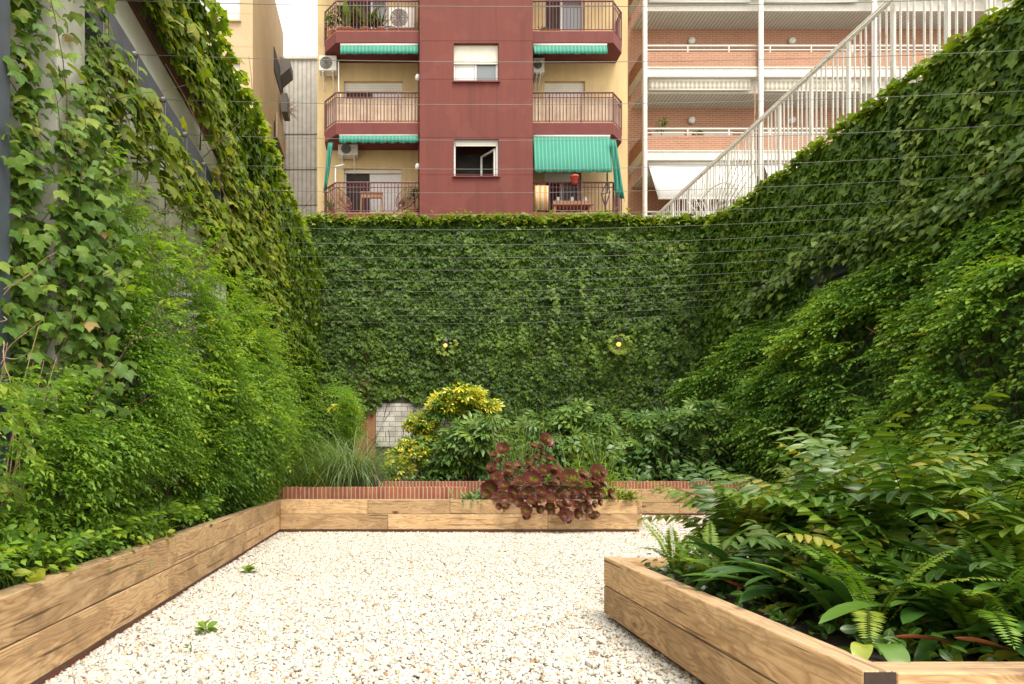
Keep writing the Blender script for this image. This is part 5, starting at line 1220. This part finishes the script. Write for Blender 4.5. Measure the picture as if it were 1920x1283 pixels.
def fixed_awning(px0, px1, zt, h, mat, lab, out=.0, taper=0):
    x0, x1 = PX(px0, Yr), PX(px1, Yr); root = empty('awning', ((x0+x1)/2, Yr, zt), lab, 'awning')
    m = MB(); n = 24
    for i in range(n+1):
        t = i/n; m.v += [(x0+(x1-x0)*t, Yr+.10, zt-.06), (x0+taper+(x1-x0-taper*1.6)*t, Yr+.10-out+.01*math.sin(t*30), zt-.06-h)]
    m.f = [(2*i, 2*i+2, 2*i+3, 2*i+1) for i in range(n)]
    o = m.build('cloth', M[mat], root, smooth=True); o.modifiers.new('thick', 'SOLIDIFY').thickness = .008
    MB().tube([(x0, Yr+.12, zt-.03), (x1, Yr+.12, zt-.03)], .055, 10).build('roller', M['offwhite'], root, smooth=True)
    MB().tube([(x0+taper, Yr+.10-out, zt-.07-h), (x1-taper*.6, Yr+.10-out, zt-.07-h)], .03, 8).build('front_bar', M['white'], root, smooth=True)
fixed_awning(1218, 1410, b0-.92, .30, 'awn_cream', 'grey and cream striped awning left of the middle white post')
fixed_awning(1434, 1620, b0-.92, .34, 'awn_cream', 'grey and cream striped awning right of the middle white post')
fixed_awning(1217, 1414, b1-.92, 1.45, 'curtain', 'white lowered awning blind left of the middle white post', .5, .16)
fixed_awning(1434, 1560, b1-.92, 1.25, 'curtain', 'white lowered awning blind behind the railing, right of the middle white post', .5, .1)
fixed_awning(1218, 1410, b0+stp-.92, .12, 'curtain', 'rolled white awning left of the middle white post, top floor'); fixed_awning(1432, 1612, b0+stp-.92, .12, 'curtain', 'rolled white awning right of the middle white post, top floor')
aircon(1177, 1186, 72, 120, Yr+1.6, 'slim white air conditioner on the side of the brick building, top one', .4); aircon(1177, 1192, 212, 238, Yr+1.6, 'white air conditioner on the side of the brick building, second from top', .4); aircon(1177, 1192, 246, 270, Yr+1.6, 'white air conditioner on the side of the brick building, lowest one', .4)
potted(1240, Yr+.45, b1-.35, .95, 'bush', 'airy green pot plant on the brick building balcony', .16); potted(1308, Yr+.35, b1-.25, .35, 'bush', 'low pot plant on the brick building balcony', .13)
x, y, z_ = P(1414, 160, Yr-.2); tag(MB().tube([(x, y, z_), (x+.02, y, PZ(240, Yr))], .014, 5).tube([(x+.04, y, z_), (x+.05, y, PZ(222, Yr))], .012, 5).build('pull_cord', M['dry']), 'pale cords hanging beside the middle white post', 'cord')

# ---- beige building on the left, and the corrugated shed behind it
Yl = 20.0; lb_ = empty('apartment_building', (-7, Yl, 0), 'beige rendered building rising above the left wall', 'building')
ex = PX(474, Yl)
Lw = [(PX(360, Yl), PX(450, Yl), PZ(40, Yl), PZ(-60, Yl)), (PX(395, Yl), PX(450, Yl), PZ(250, Yl), PZ(118, Yl))]
facade('front_wall', lb_, M['beige'], -16, ex, 0, 19.0, Yl, 5.8, Lw, .2)
for a, c_ in zip(Lw, ('curtain', 'glass')): window(lb_, a[0], a[1], a[2], a[3], Yl+.12, mull=((a[0]+a[1])/2+.1,), fill=c_, shutter=0 if c_ == 'curtain' else .5, sill='beige')
for zz, d_ in ((PZ(88, Yl), 0), (PZ(26, Yl), 0)): MB().box(-16, ex+.004, Yl-.004, Yl-.0015, zz, zz+.025).build('render_joint', plain('joint_beige', (.42, .31, .18), .9), lb_)  # joint strips in the same beige as the wall
for za, zb_ in ((PZ(240, 24.3), PZ(110, 24.3)), (PZ(300, 24.3), PZ(245, 24.3))):
    bal = MB().box(ex+.002, ex+.03, 23.6, 25.6, zb_-.9, zb_).build('recess_shade_panel', M['dark'], lb_)  # flat dark panel paints the shade of an open recess
MB().box(ex+.031, ex+.10, 23.9, 25.7, PZ(262, 24.5)-.2, PZ(262, 24.5)+.75).build('balcony_parapet', M['beige'], lb_)
o = empty('window_box', P(524, 188, 24.6), 'dark planter box with dry twigs on the side of the beige building', 'planter box')
x, y, z_ = P(526, 188, 24.6); MB().box(ex+.105, ex+.34, 24.7, 25.4, z_-.40, z_+.35).build('box', M['grille'], o)
tw = MB()
for _ in range(18): twigs(tw, (ex+.3, random.uniform(24.8, 25.3), z_-.1), (1, random.gauss(0, .4), random.gauss(.0, .7)), .55, .012, .25, 5)
tw.build('twigs', M['dry'], o)
x, y, z_ = P(540, 118, 24.6); m = MB(); c0, c1, y0, y1 = ex+.004, ex+.42, 24.9, 25.7
m.v = [(c0, y0, z_+.45), (c0, y1, z_+.45), (c1, y1, z_+.32), (c1, y0, z_+.32), (c0, y0, z_-.35), (c1, y0, z_+.0), (c1, y1, z_+.0), (c0, y1, z_-.35)]
m.f = [(0, 3, 2, 1), (4, 7, 6, 5), (0, 4, 5, 3), (3, 5, 6, 2), (2, 6, 7, 1), (1, 7, 4, 0)]
tag(m.build('canopy', M['grille']), 'dark sloping canopy sticking out from the side of the beige building', 'canopy')
sh_ = empty('corrugated_building', (-4, 27, 0), 'tall pale corrugated metal wall between the beige building and the flats', 'building')
zt = PZ(112, 27); MB().box(-9, -1.2, 27, 31, 0, zt).build('metal_sheet', M['corrug'], sh_)
MB().box(-9.1, -1.1, 26.93, 31.1, zt+.003, zt+.12).build('coping', M['offwhite'], sh_)
for py in (252, 318, 385): MB().box(-9, -1.2, 26.985, 26.998, PZ(py, 27)-.015, PZ(py, 27)+.015).build('sheet_lap', M['grille'], sh_)
for px in (555, 591): MB().box(PX(px, 27)-.018, PX(px, 27)+.018, 26.985, 26.998, PZ(252, 27)+.03, zt-.05).build('sheet_seam', M['offwhite'], sh_)

# ---- railing on the right wall
rl = empty('railing_fence', (8.2, 10, 6.4), 'tall white picket railing with rust streaks along the top of the right wall', 'railing')
XR = 8.17; zT = 1+.918*XR
tr = MB(); tr.tube([(XR, 4.0, zT), (XR, 18.7, zT)], .036, 6).build('top_rail', M['picket'], rl)
MB().tube([(XR+.10, 4.0, zT+.16), (XR+.10, 18.9, zT+.16)], .020, 6).build('upper_rail', M['picket'], rl)
MB().tube([(XR, 4.0, zT-1.9), (XR, 18.7, zT-1.9)], .03, 6).build('bottom_rail', M['picket'], rl)
pk = 0
for yy in np.arange(4.15, 18.7, .966):
    MB().box(XR-.02, XR+.02, yy-.035, yy+.035, WT-.3 if yy < 15.2 else 4.0, zT-.037).build('post', M['picket'], rl)
    for j, fr_ in enumerate((.15, .28, .41, .59, .72, .85)):
        y2 = yy+.966*fr_; x = XR+(.0 if j % 2 else .008)
        if y2 < 18.6: MB().box(x-.007, x+.007, y2-.017, y2+.017, zT-1.93, zT-.03).build('picket', M['picket'], rl)
fan = empty('spike_fan', (8.1, 15.9, 6.8), 'fan of rusty white spikes guarding the far end of the railing', 'security spikes')
m = MB(); cy_, cz_ = 15.3, 6.75
for a in np.linspace(.35, 2.75, 17):
    m.tube([(8.05, cy_+.25*math.cos(a), cz_+.25*math.sin(a)), (7.98, cy_+1.75*math.cos(a)*1.15, cz_+1.55*math.sin(a))], .014, 5, .007)
m.tube([(8.02, cy_+1.15*math.cos(a)*1.15, cz_+1.05*math.sin(a)) for a in np.linspace(.3, 2.8, 24)], .014, 5).build('spikes', M['picket'], fan)

# ---- lit globe lamps on the back wall
k = N('lamp_glow'); k.base((.7, .52, .12)); k.p.inputs['Emission Color'].default_value = (1, .72, .18, 1); k.p.inputs['Emission Strength'].default_value = .42; M['glow'] = k.m
for px, py, r, lab in ((835, 648, .050, 'small lit globe lamp among the ivy, under a grey fitting, the left of the two'), (1160, 646, .058, 'brighter lit yellow globe lamp half covered by ivy, the right of the two')):
    x, y, z_ = P(px, py, WB-.34); root = empty('wall_lamp', (x, y, z_), lab, 'lamp')
    pr_ = [(r*math.sin(a), -r*math.cos(a)) for a in np.linspace(.05, PI-.05, 11)]
    MB().lathe((x, y, z_), pr_, 16).build('globe', M['glow'], root, smooth=True)
    MB().lathe((x, y, z_+r), [(.03, 0), (.06, .02), (.06, .09), (.02, .12)], 12).build('fitting', M['grille'], root, smooth=True)
    cl_ = 130 if px > 1000 else 34; d_ = unit(gau((cl_, 3)))*np.array([.22, .12, .2]); d_[:, 1] = np.abs(d_[:, 1])-.10
    sprig = npmesh('ivy_sprig', scatter(IVY_S, np.array([x, y, z_])+d_*1.15, frames(d_*[1, .3, 1]-np.array([0, .3, .5]), np.array([0, -.8, .6])+gau((cl_, 3), .3)), rnd(cl_, .06, .10), rnd(cl_, .5, .9)), M['ivy'], iv)
    MB().tube([(x, y, z_+r+.10), (x, WB-.01, z_+r+.10)], .018, 6).build('arm', M['grille'], root)
